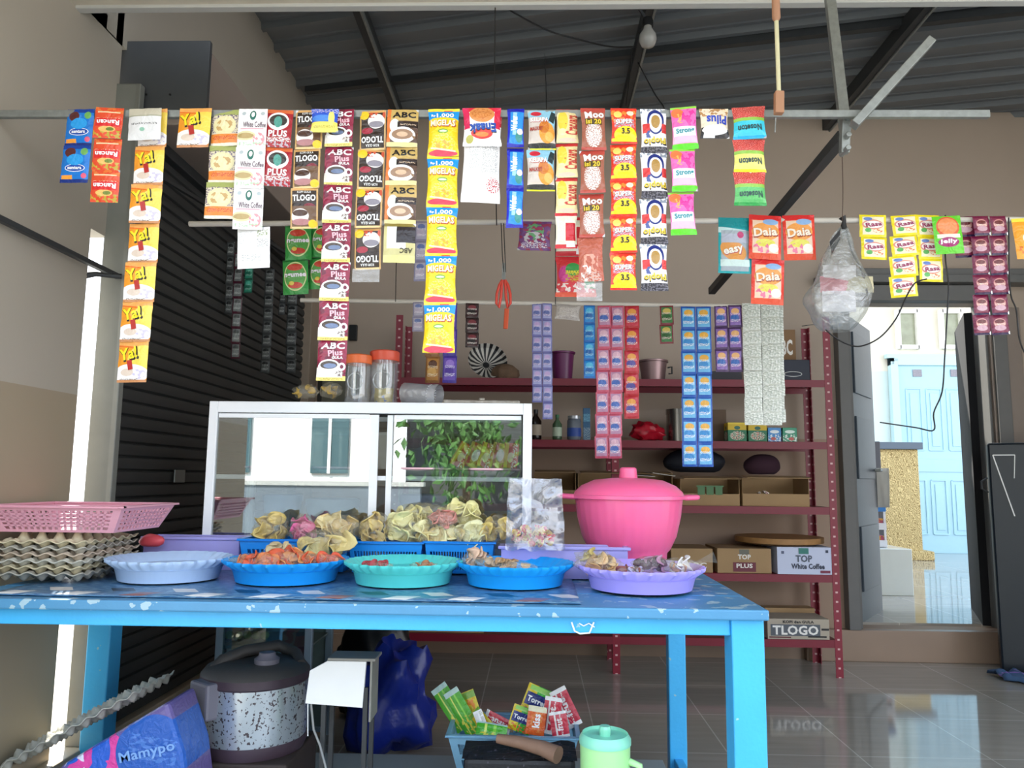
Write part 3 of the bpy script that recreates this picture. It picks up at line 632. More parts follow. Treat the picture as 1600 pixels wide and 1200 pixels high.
# dark cabinet at the right edge
q0 = P(1573, 1045, 4.32); z1 = P(1580, 690, 4.32).z
r = tag(empty('black_cabinet', (q0.x + .4 * .87 + .14, 4.32 + .1, 0), -.5), 'tall near black cabinet standing at the right edge of the picture', 'cabinet')
H_ = z1; B().box((0, 0, H_ / 2), (.8, .3, H_)).build('body', mat('black lacquer', '#0f1a24', .35, var=.1), r, bevel=.012)
k = B(); pts = [(-.375, -.158, H_ - .07), (-.25, -.158, H_ - .07), (-.25, -.158, H_ - .35)]
k.bar((-.375, -.154, H_ - .07), (-.27, -.154, H_ - .07), .006, .006).bar((-.375, -.154, H_ - .07), (-.29, -.154, H_ - .41), .008, .006).bar((-.27, -.154, H_ - .07), (-.28, -.154, H_ - .2), .004, .006)
k.build('white_trim', M_white, r)
B().tube([(-.41, -.14, H_ - .2), (-.44, -.17, H_ - .22), (-.44, -.17, H_ - .26), (-.41, -.14, H_ - .28)], .006).build('hook', M_dark, r)
# rag on the floor
q0, q1 = PZ(1482, 1022, .02), PZ(1600, 1035, .02)
def rag(u, v):
    x = q0.x + (q1.x - q0.x + .15) * u; y = 4.42 - .4 * u + (v - .5) * .2 * (1 - .4 * abs(u - .5)); h = .02 + .035 * abs(noise.noise(Vector((u * 7, v * 5, 1)))) + .03 * max(0, noise.noise(Vector((u * 14, v * 8, 4)))); 
    return (x, y, h * (1 if .05 < v < .95 else .3))
tag(B().grid(rag, 50, 16).build('floor_rag', printed('rag print', '#3f5a7e', [('r', .2, .5, .12, .5, '#7c64a8', 20, 5), ('r', .6, .6, .2, .5, '#6b8296', -10, 6), ('r', .85, .3, .1, .5, '#3b3f7c', 30, 6)], rough=.95, crinkle=.5), smooth=60, solid=.006), 'crumpled blue and purple cloth rag on the tiled floor', 'rag')

# ================================================================== TABLE
ZT = .76
YF, YR = 1.80, 2.86
TX0, TX1 = -1.38, P(1202, 945, YF).x
def painted(name, col, chip='#cfe3ea', st=.66):
    return mat(name, col, .38, var=.12, vs=9, spot=chip, ss=26, st=st, bump=.15, bs=90)
M_blue = painted('sky blue paint', '#45b6f0', '#9cc6d4', .72)
M_bluetop = painted('worn blue table top', '#4f8fb8', '#a3c0cc', .62)
tb = tag(empty('blue_table', ((TX0 + TX1) / 2, YF, 0)), 'long sky blue painted wooden table with chipped paint', 'table')
ox = tb.location.x; oy = YF
k = B()
for i in range(5): k.box((0, .105 + i * .212, ZT - .012), (TX1 - TX0, .209, .024))
k.build('tabletop', M_bluetop, tb, bevel=.004)
zf = P(600, 985, YF + .03).z
B().box((-.03, .045, (ZT - .024 + zf) / 2), (TX1 - TX0 - .1, .025, ZT - .024 - zf)).build('front_apron', M_blue, tb, bevel=.003)
B().box((TX1 - ox - .1, .53, ZT - .045), (.025, .9, .04)).build('side_apron', M_blue, tb, bevel=.003)
B().box((0, YR - oy - .06, ZT - .07), (TX1 - TX0 - .1, .025, .09)).build('back_apron', M_blue, tb, bevel=.003)
lx = P(1165, 1100, YF + .06).x - ox
for (x_, y_) in ((lx, .06), (lx + .01, YR - oy - .06), (P(160, 1050, 2.5).x - ox, 2.5 - oy), (TX0 - ox + .04, .06)):
    B().box((x_, y_, (ZT - .024) / 2), ((.074, .075, ZT - .024) if y_ < .5 or x_ < 0 else (.06, .05, ZT - .024))).build('leg', M_blue if y_ < 1 else M_blue, tb, bevel=.004)
B().bar((lx + .01, .09, .075), (lx + .01, YR - oy - .06, .075), .03, .06).build('side_rail', M_blue, tb, bevel=.003)
B().box((-.3, .92, .06), (lx * 1 + .3 + .98, .04, .06)).build('back_rail', M_blue, tb, bevel=.003)
B().box((-.3, .1, .06), (lx * 1 + .3 + .98, .04, .06)).build('front_rail', M_blue, tb, bevel=.003)
xs0, xs1 = -1.36 - ox, P(1035, 1155, 2.75).x - ox
B().box(((xs0 + xs1) / 2, .52, .1), (xs1 - xs0, .86, .018)).build('lower_shelf', mat('grey board', '#9aa3a3', .6, var=.1, vs=3), tb, bevel=.002)
# scuffed white scribble on the apron
k = B(); q = [P(893, 972, YF + .028), P(898, 986, YF + .028), P(906, 990, YF + .028), P(921, 989, YF + .028), P(928, 972, YF + .028)]
k.tube([Vector((a_.x - ox, a_.y - oy, a_.z)) for a_ in q], .002, M_white); k.tube([Vector((P(x_, y_, YF + .028).x - ox, .028, P(x_, y_, YF + .028).z)) for x_, y_ in ((905, 974), (912, 978), (920, 974), (929, 980))], .0015, M_white)
k.build('chalk_scribble', None, tb)
# patterned vinyl sheet
m = printed('vinyl cloth print', '#2f6594', [('r', .5, .5, .5, .5, '#7fa4bc', 0, 31)] + [('r', (i + .3) / 9, .08, .022, .05, ('#eef0ee', '#eef0ee', '#93645c')[i % 3], 12) for i in range(9)] + [('r', (i + .8) / 9, .2, .02, .05, ('#e6e2da', '#1d2b38')[i % 2], -14) for i in range(9)], crinkle=.2)
a, c = P(0, 920, 1.9).x, P(905, 925, 1.9).x
def vin(u, v): return (a + (c - a) * u, 1.835 + v * .55, ZT + .0025 + .002 * abs(noise.noise(Vector((u * 20, v * 6, 0)))))
tag(B().grid(vin, 60, 12).build('vinyl_cloth', m, smooth=60, solid=.001), 'thin patterned vinyl cloth under the trays on the blue table', 'tablecloth')

# ================================================================== GLASS DISPLAY CABINET ON THE TABLE
YC = 2.46; CD = .36
ca, cb_ = P(329, 640, YC), P(831, 640, YC); CZ = P(580, 629, YC).z
CW = cb_.x - ca.x
gc = tag(empty('display_cabinet', ((ca.x + cb_.x) / 2, YC, ZT)), 'white framed glass display cabinet standing on the blue table', 'cabinet')
HZ = CZ - ZT; hw = CW / 2
M_alu = mat('white aluminium', '#f2f4f5', .3, var=.02)
M_glass = film('cabinet glass', '#f1f6f5', .3, 0.0)
M_glass2 = film('cabinet rear glass', '#eef4f3', .06, 0.0)
fr_ = B()
for y_ in (0, CD):
    fr_.box((0, y_, HZ - .018), (CW - .0562, .0216, .036)).box((0, y_, .014), (CW - .0562, .0216, .028))
    for s_ in (-1, 1): fr_.box((s_ * (hw - .014), y_, HZ / 2), (.028, .022, HZ))
for s_ in (-1, 1): fr_.box((s_ * (hw - .0125), CD / 2, HZ - .019), (.022, CD - .0225, .034)).box((s_ * (hw - .0125), CD / 2, .015), (.022, CD - .0225, .026))
fr_.build('frame', M_alu, gc, bevel=.002)
B().box((0, CD / 2, HZ - .004), (CW - .01, CD, .008)).build('top_panel', M_alu, gc)
B().box((0, CD / 2, .032), (CW - .04, CD - .02, .008)).build('base_panel', M_alu, gc)
zsh = P(580, 747, YC).z - ZT
B().box((0, CD / 2, zsh), (CW - .05, CD - .03, .006)).build('inner_shelf', film('shelf glass', '#dfeeee', .3, .02), gc)
B().box((0, .014, zsh), (CW - .05, .006, .014)).build('shelf_edge', M_alu, gc)
xm0, xm1 = P(584, 700, YC).x - gc.location.x, P(609, 700, YC).x - gc.location.x
for (a, c, yy, nm) in ((-hw + .03, xm0 + .014, -.004, 'l'), (xm1 - .01, hw - .03, .008, 'r')):
    d_ = B(); d_.box(((a + c) / 2 - (.014 if nm == 'l' else -.011), yy, HZ - .046), (c - a - .03, .0076, .014)).box(((a + c) / 2 - (.014 if nm == 'l' else -.011), yy, .036), (c - a - .03, .0076, .014))
    if nm == 'l': d_.box((c - .012, yy, HZ / 2), (.026, .008, HZ - .08))
    else: d_.box((a + .008, yy, HZ / 2), (.018, .008, HZ - .08))
    do_ = d_.build('sliding_door', M_alu, gc, bevel=.001)
    B().box(((a + c) / 2, yy, HZ / 2), (c - a - .004, .003, HZ - .08)).build('glass_pane', M_glass, do_)
k = B().box((0, .024, HZ - .04), (CW - .05, .004, .01)).box((hw - .03, .02, HZ / 2 + .02), (.006, .004, HZ - .1)); k.build('black_seal', M_black, gc)
for s_ in (-1, 1): B().box((s_ * (hw - .012), CD / 2, HZ / 2), (.003, CD - .03, HZ - .06)).build('side_glass', M_glass2, gc)
B().box((0, CD, HZ / 2), (CW - .05, .003, HZ - .06)).build('rear_glass', M_glass2, gc)
GX, GY, GZ = gc.location
# plates and goods inside
M_pinkp = mat('pale pink enamel', '#e7b9c4', .25); M_crm = mat('white enamel', '#e9e6e0', .3)
def plate(x0, x1, yy, zz, label, group='pink rimmed plates in the cabinet'):
    Y = GY + yy; a, c = P(x0, 740, Y).x, P(x1, 740, Y).x; R_ = (c - a) / 2
    r = tag(empty('plate', ((a + c) / 2, Y, zz)), label, 'plate', group)
    B().lathe([(.0001, .003), (R_ * .6, .003), (R_ * .9, .024), (R_ * .9, .028), (R_ * .62, .008), (.0001, .007)], n=36).build('dish', M_crm, r, smooth=50)
    B().lathe([(R_ * .9, .022), (R_, .026), (R_, .031), (R_ * .9, .029)], n=36).build('rim', M_pinkp, r, smooth=50)
    return r
zc = ZT + zsh + .004
plate(385, 482, .1, zc, 'pink rimmed plate furthest left on the cabinet shelf'); plate(488, 578, .1, zc, 'pink rimmed plate just left of the sliding door bars')
plate(608, 708, .1, zc, 'pink rimmed plate under the grey bowl in the cabinet'); plate(712, 812, .1, zc, 'pink rimmed plate under the red packs in the cabinet')
q = P(683, 744, GY + .25)
tag(B().lathe([(.125, .0), (.12, .045), (.09, .09), (.04, .112), (.0001, .116)], (q.x, GY + .2, zc + .0), n=40).build('mixing_bowl', mat('grey steel bowl', '#6d7078', .3, .5), smooth=60), 'upturned grey bowl behind the plates in the cabinet', 'bowl')
bpy.data.objects['mixing_bowl'].location.y += .02
M_pk = printed('red snack print', '#d2452f', [('r', .2, .5, .12, .5, '#f0d23a'), ('r', .75, .5, .15, .5, '#efe6da', 0, 8), ('e', .5, .4, .2, .2, '#f3ddb0')])
for i in range(5):
    q = P(722 + i * 19, 722, GY + .1)
    o = B().grid(lambda u, v: ((u - .5) * .05, -.008 * math.sin(PI * u) * math.sin(PI * v), (v - .5) * .085), 8, 8).grid(lambda u, v: ((u - .5) * .05, .008 * math.sin(PI * u) * math.sin(PI * v), (v - .5) * .085), 8, 8, flip=True).build('snack_pack', M_pk if i % 2 == 0 else printed('gold snack print', '#d9a94a', [('r', .3, .5, .1, .5, '#c23b3b'), ('e', .6, .5, .25, .25, '#efe6da')]), smooth=60, loc=(q.x, GY + .1, zc + .075)); o.rotation_euler = (-.2, .5 - .1 * i, 0)
    tag(o, ('red and yellow' if i % 2 == 0 else 'gold and red') + ' pack, ' + ['first', 'second', 'third', 'fourth', 'fifth'][i] + ' from the left inside the cabinet', 'snack pack', 'small snack packs in the cabinet')
for (x0, x1, y0, col, nm) in ((412, 470, 772, '#4b7ea8', 'blue'), (480, 560, 778, '#93a7b4', 'grey blue'), (625, 700, 770, '#8f93b8', 'lilac grey')):
    a, c = P(x0, 800, GY + .2), P(x1, 800, GY + .2); zt = P(500, y0, GY + .2).z
    r = tag(empty('storage_tub', ((a.x + c.x) / 2, GY + .2, ZT + .038)), nm + ' plastic tub on the floor of the display cabinet', 'tub', 'tubs in the cabinet')
    R_ = (c.x - a.x) / 2; H_ = zt - ZT - .038
    B().lathe([(R_ * .8, 0), (R_, H_ - .02)], n=28).build('body', mat('tub ' + nm, col, .4), r, smooth=50)
    B().lathe([(R_ * 1.04, H_ - .025), (R_ * 1.04, H_ - .004), (R_ * .9, H_), (.0001, H_)], n=28).build('lid', mat('tub ' + nm, col, .4), r, smooth=50)

# on top of the cabinet
M_clear = film('clear plastic', '#eef2f4', .16, .08, haze=.08)
M_ora = mat('orange lid', '#e8703a', .35)
def jar_on(px0, px1, pyt, yy, lid, label):
    Y = GY + yy; a, c = P(px0, 600, Y).x, P(px1, 600, Y).x; R_ = (c - a) / 2; zt = P((px0 + px1) / 2, pyt, Y).z; H_ = zt - CZ
    r = tag(empty('plastic_jar', ((a + c) / 2, Y, CZ + .001)), label, 'jar', 'clear jars on the cabinet')
    B().lathe([(R_ * .82, 0), (R_ * .95, .01), (R_ * .88, H_ * .3), (R_ * .95, H_ * .6), (R_ * .9, H_ * .84)], n=32).build('body', M_clear, r, smooth=60)
    B().lathe([(R_ * .96, H_ * .82), (R_, H_ * .84), (R_, H_ * .98), (R_ * .93, H_), (.0001, H_)], n=32).build('lid', lid, r, smooth=40)
    k = B(); k.tube([(R_ * .55 * math.cos(t_ * PI / 12), -R_ * .9, H_ * .45 + R_ * .6 * math.sin(t_ * PI / 12)) for t_ in range(25)], .0025); k.build('embossed_ring', M_clear, r, smooth=60)
    return r
jar_on(538, 580, 556, .1, M_ora, 'clear plastic jar with an orange lid, left of the two')
j2 = jar_on(577, 623, 550, .14, mat('red orange lid', '#d9543a', .35), 'clear plastic jar with a red rimmed lid, right of the two')
B().lathe([(.03, 0), (.034, .05)], (0, 0, .01), n=20).build('sweets_inside', mat('yellow wraps', '#cdb86a', .5, spot='#3f6fb8', var=.3, ss=50, st=.6), j2, smooth=50)
a, c = P(625, 605, GY + .08), P(690, 605, GY + .08)
rb = tag(empty('plastic_bag_roll', ((a.x + c.x) / 2, GY + .1, CZ + .04)), 'round roll of clear plastic bags lying on the cabinet', 'bag roll')
def rollf(u, v):
    ang = 2 * PI * u; rr_ = .036 * (1 + .08 * noise.noise(Vector((math.cos(ang) * 2, math.sin(ang) * 2, v * 4)))) * (.95 if v < .9 else 1)
    return ((v - .5) * (c.x - a.x) * .95, math.cos(ang) * rr_, math.sin(ang) * rr_)
B().grid(rollf, 30, 10).build('film_sleeve', film('milky film', '#e4e6ea', .25, .15, .6, 40, haze=.4, hazecol='#cfd2d8'), rb, smooth=70)
k = B()
for i in range(22):
    a_ = 2 * PI * i / 22; k.bar((.034, .006 * math.cos(a_), .006 * math.sin(a_)), (.036, .035 * math.cos(a_), .035 * math.sin(a_)), .004, .002)
k.build('folded_end', mat('milky white', '#d9dbe0', .4), rb)
rb.rotation_euler = (0, .1, -.35)
# small snacks and stick on the cabinet
M_cr = mat('cracker beige', '#d8bd82', .6, var=.2, vs=30, bump=.4)
def cracker(c, r_, rx, ry, rz, m, seed, name='cracker', parent=None):
    def f(u, v):
        a_ = 2 * PI * u; rr_ = r_ * v; n1 = noise.noise(Vector((math.cos(a_) * 1.5 + seed, math.sin(a_) * 1.5, v * 2)))
        return (rr_ * math.cos(a_) * (1 + .2 * n1), rr_ * math.sin(a_) * .8 * (1 + .2 * n1), r_ * (.45 * v * v * math.cos(2 * a_ + seed) + .2 * n1 * v))
    k = B(); R_ = Euler((rx, ry, rz)).to_matrix()
    k.grid(lambda u, v: tuple(Vector(c) + R_ @ Vector(f(u, v))), 16, 4); return k
def cracker_bag(name, px, py, wpx, hpx, Y, label, cols, n=9, seed=0, group='bags of crackers on the table', cat='cracker bag', rad=.03, film_on=True, rz=0, tie=None):
    """a clear bag holding curved crackers: crackers and film are parts"""
    p0 = P(px, py, Y); W_, H_ = S(wpx, Y), S(hpx, Y); rnd = random.Random(seed + 99)
    r = tag(empty(name, p0), label, cat, group); D = min(W_, H_) * .55
    for ci, col in enumerate(cols):
        k = B(); nn = max(1, n // len(cols))
        for i in range(nn):
            for _ in range(20):
                x, z = rnd.uniform(-.5, .5), rnd.uniform(-.5, .5)
                if x * x + z * z < .22: break
            kk = cracker((x * W_ * .85, rnd.uniform(-.5, .5) * D * .8, z * H_ * .8), rad * rnd.uniform(.7, 1.2), rnd.uniform(.6, 2.3), rnd.uniform(-.8, .8), rnd.uniform(0, 6), None, rnd.uniform(0, 50))
            k.add(kk.v, kk.f)
        k.build('crackers', mat('crackers ' + col, col, .55, var=.22, vs=25, bump=.5, bs=80), r, smooth=60, solid=.0025)
    if film_on:
        k = B(); vs = []; fs = []; nu, nv = 26, 14
        for j in range(nv + 1):
            th = PI * j / nv
            for i in range(nu):
                ph = 2 * PI * i / nu; v = Vector((math.sin(th) * math.cos(ph), math.sin(th) * math.sin(ph), math.cos(th)))
                q_ = v.copy(); mx_ = max(abs(v.x), abs(v.z)); a_ = .9 + .25 * noise.noise(v * 2.2 + Vector((seed, 0, 0))) + .12 * noise.noise(v * 6 + Vector((0, seed, 0)))
                vs.append((v.x * W_ * .56 * a_, v.y * D * .75 * a_, v.z * H_ * .58 * a_))
        for j in range(nv):
            for i in range(nu): fs.append((j * nu + i, (j + 1) * nu + i, (j + 1) * nu + (i + 1) % nu, j * nu + (i + 1) % nu))
        k.add(vs, fs)
        if tie:   # gathered tail
            tx, tz = tie; k.add([(tx * W_ * .4, 0, tz * H_ * .4), (tx * W_ * .8, -.008, tz * H_ * .75 + .015), (tx * W_ * .8 + .015, .008, tz * H_ * .75 - .015)], [(0, 1, 2)])
        k.build('clear_film', film('crinkled film', '#f7f6f0', .09, .12, .9, 45, haze=.07, hazecol='#f6efd8'), r, smooth=70)
    r.rotation_euler = (0, rz, 0)
    return r
cracker_bag('cracker_bag', 478, 612, 40, 22, GY + .1, 'small bag of yellow crackers at the left end of the cabinet top', ['#c9a64e'], 5, 1, rad=.014)
cracker_bag('cracker_bag', 517, 610, 36, 24, GY + .1, 'small bag of golden snacks left of the orange lidded jar', ['#b99a4a'], 5, 2, rad=.014)
a, c = P(693, 622, GY + .08), P(812, 620, GY + .08)
tag(B().bar((a.x, GY + .08, CZ + .012), (c.x, GY + .1, CZ + .012), .03, .014).box(((a.x + c.x) / 2, GY + .1, CZ + .02), (.02, .02, .016)).build('foil_wrapped_tool', mat('crumpled foil', '#a8a196', .4, .6, var=.3, vs=50, bump=.8, bs=90), bevel=.004), 'long flat foil wrapped strip lying on the right end of the cabinet', 'foil strip')
# picture frame leaning behind, wall switch
q = P(505, 595, 4.2)
k = tag(empty('picture_frame', (q.x, 4.7, q.z)), 'dark framed small picture behind the cabinet on the left', 'picture')
q = P(502, 600, 4.72); k.location = (q.x + .1, 4.76, q.z)
B().box((0, 0, 0), (.26, .03, .3)).build('frame', mat('old black frame', '#2a2620', .5), k, bevel=.004); B().box((0, -.018, 0), (.2, .004, .24)).build('picture', mat('faded print', '#6b6a5a', .5, var=.4, vs=14), k)
q = P(552, 520, 4.78); tag(B().box((q.x, 4.78, q.z), (.05, .03, .1)).build('wall_switch', M_black, bevel=.004), 'small black switch box on the back wall left of the shelving', 'switch')

# ================================================================== ON THE TABLE
def scallop_tray(px0, px1, pyb, col, label, Yc):
    a, c = P(px0, 880, Yc).x, P(px1, 880, Yc).x; R_ = (c - a) / 2; H_ = .06
    r = tag(empty('scalloped_tray', ((a + c) / 2, Yc, ZT + .008)), label, 'tray', 'round scalloped trays along the table front')
    m_ = mat('tray ' + col, col, .3, sub=.0)
    n = 144
    def md(a_, i_): return 1 + (.03 * math.cos(32 * a_) if i_ in (3, 4) else 0)
    k = B().lathe([(.0001, 0), (R_ * .74, 0), (R_ * .82, .03), (R_ * .98, .05), (R_ * .985, .058), (R_ * .8, .038), (R_ * .72, .006), (.0001, .005)], n=n, m=m_, mod=md)
    k.build('dish', m_, r, smooth=50)
    kk = B().lathe([(R_ * .79, .0), (R_ * .84, .03), (R_ * .865, .034)], n=n, m=m_, mod=lambda a_, i_: 1 + .004 * math.cos(60 * a_)); kk.build('foot_ring', m_, r, smooth=50)
    return r
scallop_tray(175, 357, 913, '#bcd4f2', 'pale blue empty scalloped tray beside the egg trays', 2.14)
scallop_tray(354, 543, 918, '#1c9cf0', 'bright blue scalloped tray full of orange red crackers', 2.14)
scallop_tray(540, 722, 921, '#58d4cf', 'turquoise scalloped tray with two small snack packs', 2.13)
scallop_tray(714, 897, 920, '#1aa2f2', 'bright blue scalloped tray holding long bagged snacks', 2.13)
scallop_tray(903, 1100, 932, '#b3a4f5', 'lilac scalloped tray piled with clear bags, furthest right', 2.08)

cracker_bag('snack_bag', 400, 876, 70, 22, 2.12, 'bag of orange red crackers at the left in the bright blue tray', ['#e2623a', '#e88a52'], 16, 11, 'snack bags in the trays', rad=.022)
cracker_bag('snack_bag', 455, 874, 80, 26, 2.14, 'bag of orange red crackers in the middle of the bright blue tray', ['#e2623a', '#efa061'], 18, 12, 'snack bags in the trays', rad=.022)
cracker_bag('snack_bag', 505, 876, 60, 22, 2.12, 'bag of orange red crackers at the right in the bright blue tray', ['#dc5532', '#e88a52'], 14, 13, 'snack bags in the trays', rad=.022)
cracker_bag('snack_bag', 440, 862, 50, 24, 2.22, 'bag of pale cream crackers behind the orange red ones', ['#dcc79a'], 7, 14, 'snack bags in the trays', rad=.026)
cracker_bag('snack_bag', 508, 850, 80, 44, 2.26, 'large bag of pale green yellow crackers leaning behind the bright blue tray', ['#e8dea4', '#dcc888'], 12, 15, 'snack bags in the trays', rad=.034)
cracker_bag('snack_bag', 590, 884, 48, 12, 2.1, 'small pack of red peanuts at the left in the turquoise tray', ['#b8434a'], 8, 16, 'snack bags in the trays', rad=.012)
cracker_bag('snack_bag', 662, 884, 40, 12, 2.1, 'small pack of brown snacks at the right in the turquoise tray', ['#b5764e'], 8, 17, 'snack bags in the trays', rad=.012)
cracker_bag('snack_bag', 745, 872, 42, 22, 2.14, 'small bag of pale pink snacks at the left in the second blue tray', ['#dcb79a'], 7, 18, 'snack bags in the trays', rad=.018)
cracker_bag('snack_bag', 790, 883, 95, 20, 2.1, 'long bag of striped brown snacks in the second blue tray', ['#b98f5e', '#d8b48a'], 16, 19, 'snack bags in the trays', rad=.016, rz=.12, tie=(1, -.2))
cracker_bag('snack_bag', 935, 880, 70, 26, 2.08, 'bag of tan crackers at the left in the lilac tray', ['#c9a06a', '#d9b98a'], 12, 20, 'snack bags in the trays', rad=.02)
cracker_bag('snack_bag', 925, 868, 50, 16, 2.16, 'bag of yellow green snacks at the back left of the lilac tray', ['#c7b56a'], 7, 21, 'snack bags in the trays', rad=.016)
cracker_bag('snack_bag', 985, 893, 40, 16, 2.04, 'small bag of dark red snacks at the front of the lilac tray', ['#93504a', '#c0b9d8'], 7, 22, 'snack bags in the trays', rad=.014)
cracker_bag('snack_bag', 1020, 882, 64, 24, 2.08, 'bag of dark plum snacks in the middle of the lilac tray', ['#54384a', '#b58aa0'], 12, 23, 'snack bags in the trays', rad=.016)
cracker_bag('snack_bag', 1064, 884, 60, 22, 2.08, 'bag of tan snacks with a white tag at the right in the lilac tray', ['#c79a7a', '#efe9e6'], 9, 24, 'snack bags in the trays', rad=.018, tie=(1, .8))

def lattice_basket(name, c, w_, d_, h_, taper, nx, ny, rows, m_, label, cat, group=None, margin=(.2, .08), rim=.012, bt=.004, rot=0, flare=0):
    """open rectangular basket, walls pierced by real slots"""
    r = tag(empty(name, c, rot), label, cat, group)
    top = [(-w_ / 2, -d_ / 2), (w_ / 2, -d_ / 2), (w_ / 2, d_ / 2), (-w_ / 2, d_ / 2)]
    bot = [(x * taper, y * taper) for x, y in top]
    k = B()
    for i in range(4):
        a0, a1, b0, b1 = Vector(top[i] + (h_,)), Vector(top[(i + 1) % 4] + (h_,)), Vector(bot[i] + (0,)), Vector(bot[(i + 1) % 4] + (0,))
        n = nx if i % 2 == 0 else ny
        nrm = (a1 - a0).cross(b0 - a0).normalized()
        def pt(u, v): return (b0.lerp(b1, u)).lerp(a0.lerp(a1, u), v)
        def panel(u0, u1, v0, v1):
            q_ = [pt(u0, v0), pt(u1, v0), pt(u1, v1), pt(u0, v1)]; t_ = nrm * bt
            vs = [x for x in q_] + [x + t_ for x in q_]
            k.add(vs, [(0, 1, 2, 3), (7, 6, 5, 4), (0, 4, 5, 1), (1, 5, 6, 2), (2, 6, 7, 3), (3, 7, 4, 0)])
        m0, m1 = margin; mu = .06
        panel(0, 1, 0, m1); panel(0, 1, 1 - m0, 1); panel(0, mu, m1, 1 - m0); panel(1 - mu, 1, m1, 1 - m0)
        st = (1 - 2 * mu) / n
        for q in range(1, n): panel(mu + q * st - st * .18, mu + q * st + st * .18, m1, 1 - m0)
        vr = (1 - m0 - m1) / rows
        for q in range(1, rows): panel(mu, 1 - mu, m1 + q * vr - vr * .22, m1 + q * vr + vr * .22)
    k.build('walls', m_, r)
    B().box((0, 0, .003), (w_ * taper, d_ * taper, .005)).build('base', m_, r)
    k = B(); e = rim
    for i in range(4):
        a0, a1 = Vector(top[i] + (h_,)), Vector(top[(i + 1) % 4] + (h_,)); k.bar(a0, a1, rim * .5, rim, up=(0, 0, 1)) if False else k.box((a0 + a1) / 2, (abs(a1.x - a0.x) + e, abs(a1.y - a0.y) + e, .006))
    k.build('rim', m_, r, bevel=.0015)
    return r
M_bb = mat('blue basket plastic', '#148ae4', .35)
def bask(px0, px1, pyt, pyb, Y, label, m_=M_bb, d_=.2, **kw):
    a, c = P(px0, pyt, Y), P(px1, pyt, Y); w_ = c.x - a.x; z0 = ZT + .01
    return lattice_basket('slotted_basket', ((a.x + c.x) / 2, Y + d_ / 2, z0), w_, d_, max(.04, a.z - z0), .9, 22, 10, 1, m_, label, 'basket', 'blue slotted baskets behind the trays', margin=(.3, .12), **kw)
bask(374, 545, 843, 875, 2.3, 'blue slotted basket behind the orange red crackers', d_=.13)
bask(545, 660, 847, 880, 2.3, 'blue slotted basket behind the turquoise tray on its left side', d_=.13)
bask(664, 772, 847, 880, 2.3, 'blue slotted basket behind the turquoise tray on its right side', d_=.13)
GB = 'bags of crackers on the table'
for i, (px, py, w_, h_, Y, lab, cols, n, rad) in enumerate((
    (425, 826, 56, 42, 2.36, 'bag of yellow curled crackers at the far left in the first blue basket', ['#ecd07c', '#dcc47a'], 8, .034),
    (474, 828, 44, 44, 2.34, 'bag of bright pink crackers standing in the first blue basket', ['#dd6a9c'], 12, .024),
    (525, 825, 80, 40, 2.36, 'bag of tan crackers at the right of the pink ones', ['#dcc084', '#ead8a4'], 10, .034),
    (588, 828, 60, 46, 2.36, 'bag of golden crackers at the left end of the big cracker heap', ['#ecd088'], 9, .034),
    (632, 826, 60, 46, 2.34, 'round pale cracker bag in the lower left of the big heap', ['#efe3a8'], 9, .034),
    (660, 804, 80, 34, 2.38, 'bag of pale yellow crackers at the top left of the big heap', ['#eadf9c', '#f0e6b0'], 10, .034),
    (690, 812, 50, 26, 2.33, 'bag of pink and beige crackers in the middle of the big heap', ['#d98f86'], 9, .022),
    (716, 806, 66, 38, 2.38, 'bag of pale yellow crackers at the top right of the big heap', ['#efe4a0'], 10, .036),
    (690, 834, 80, 36, 2.34, 'wide pale cracker bag low in the middle of the big heap', ['#f0e4b0', '#e6d092'], 11, .034),
    (740, 838, 60, 34, 2.33, 'round cream cracker bag low on the right of the big heap', ['#f0e8b8'], 8, .034),
    (778, 828, 52, 42, 2.34, 'bag of golden crackers at the right end of the big heap', ['#ecd07c'], 9, .032))):
    cracker_bag('cracker_bag', px, py, w_, h_, Y, lab, cols, n + 4, 40 + i, GB, rad=rad * .85)

# lilac translucent boxes
M_lil = mat('lilac plastic', '#b4aff0', .25, trans=.15)
def tub(px0, px1, pyt, Y, d_, label, z0=ZT + .004):
    a, c = P(px0, pyt, Y), P(px1, pyt, Y); w_ = c.x - a.x; h_ = a.z - z0
    r = tag(empty('lilac_box', ((a.x + c.x) / 2, Y + d_ / 2, z0)), label, 'plastic box', 'lilac plastic boxes')
    k = B(); e = .003
    for (cx, cy, sx_, sy_) in ((0, -d_ / 2, w_, e), (0, d_ / 2, w_, e), (-w_ / 2, 0, e, d_), (w_ / 2, 0, e, d_)): k.box((cx, cy, h_ / 2), (sx_, sy_, h_), taper=1)
    k.box((0, 0, .002), (w_, d_, .004)); k.build('walls', M_lil, r)
    k = B()
    for (cx, cy, sx_, sy_) in ((0, -d_ / 2, w_ + .02, .014), (0, d_ / 2, w_ + .02, .014), (-w_ / 2, 0, .014, d_), (w_ / 2, 0, .014, d_)): k.box((cx, cy, h_ - .004), (sx_, sy_, .009))
    k.build('rim', M_lil, r, bevel=.002); return r
tub(226, 374, 838, 2.36, .085, 'lilac open plastic box behind the pale blue tray')
tub(784, 980, 853, 2.27, .085, 'long lilac plastic box in front of the pink pot')
a = P(270, 829, 2.7)
tag(B().lathe([(.0001, 0), (.1, 0), (.13, .045), (.135, .047), (.103, -.002), (.0001, -.003)], (a.x, 2.74, ZT + .01), n=40).build('steel_plate', mat('brushed steel dish', '#9aa7b4', .25, .8), smooth=50), 'shallow steel dish behind the lilac box on the left', 'dish')
bpy.data.objects['steel_plate'].location.z = .0
a = P(243, 838, 2.34)
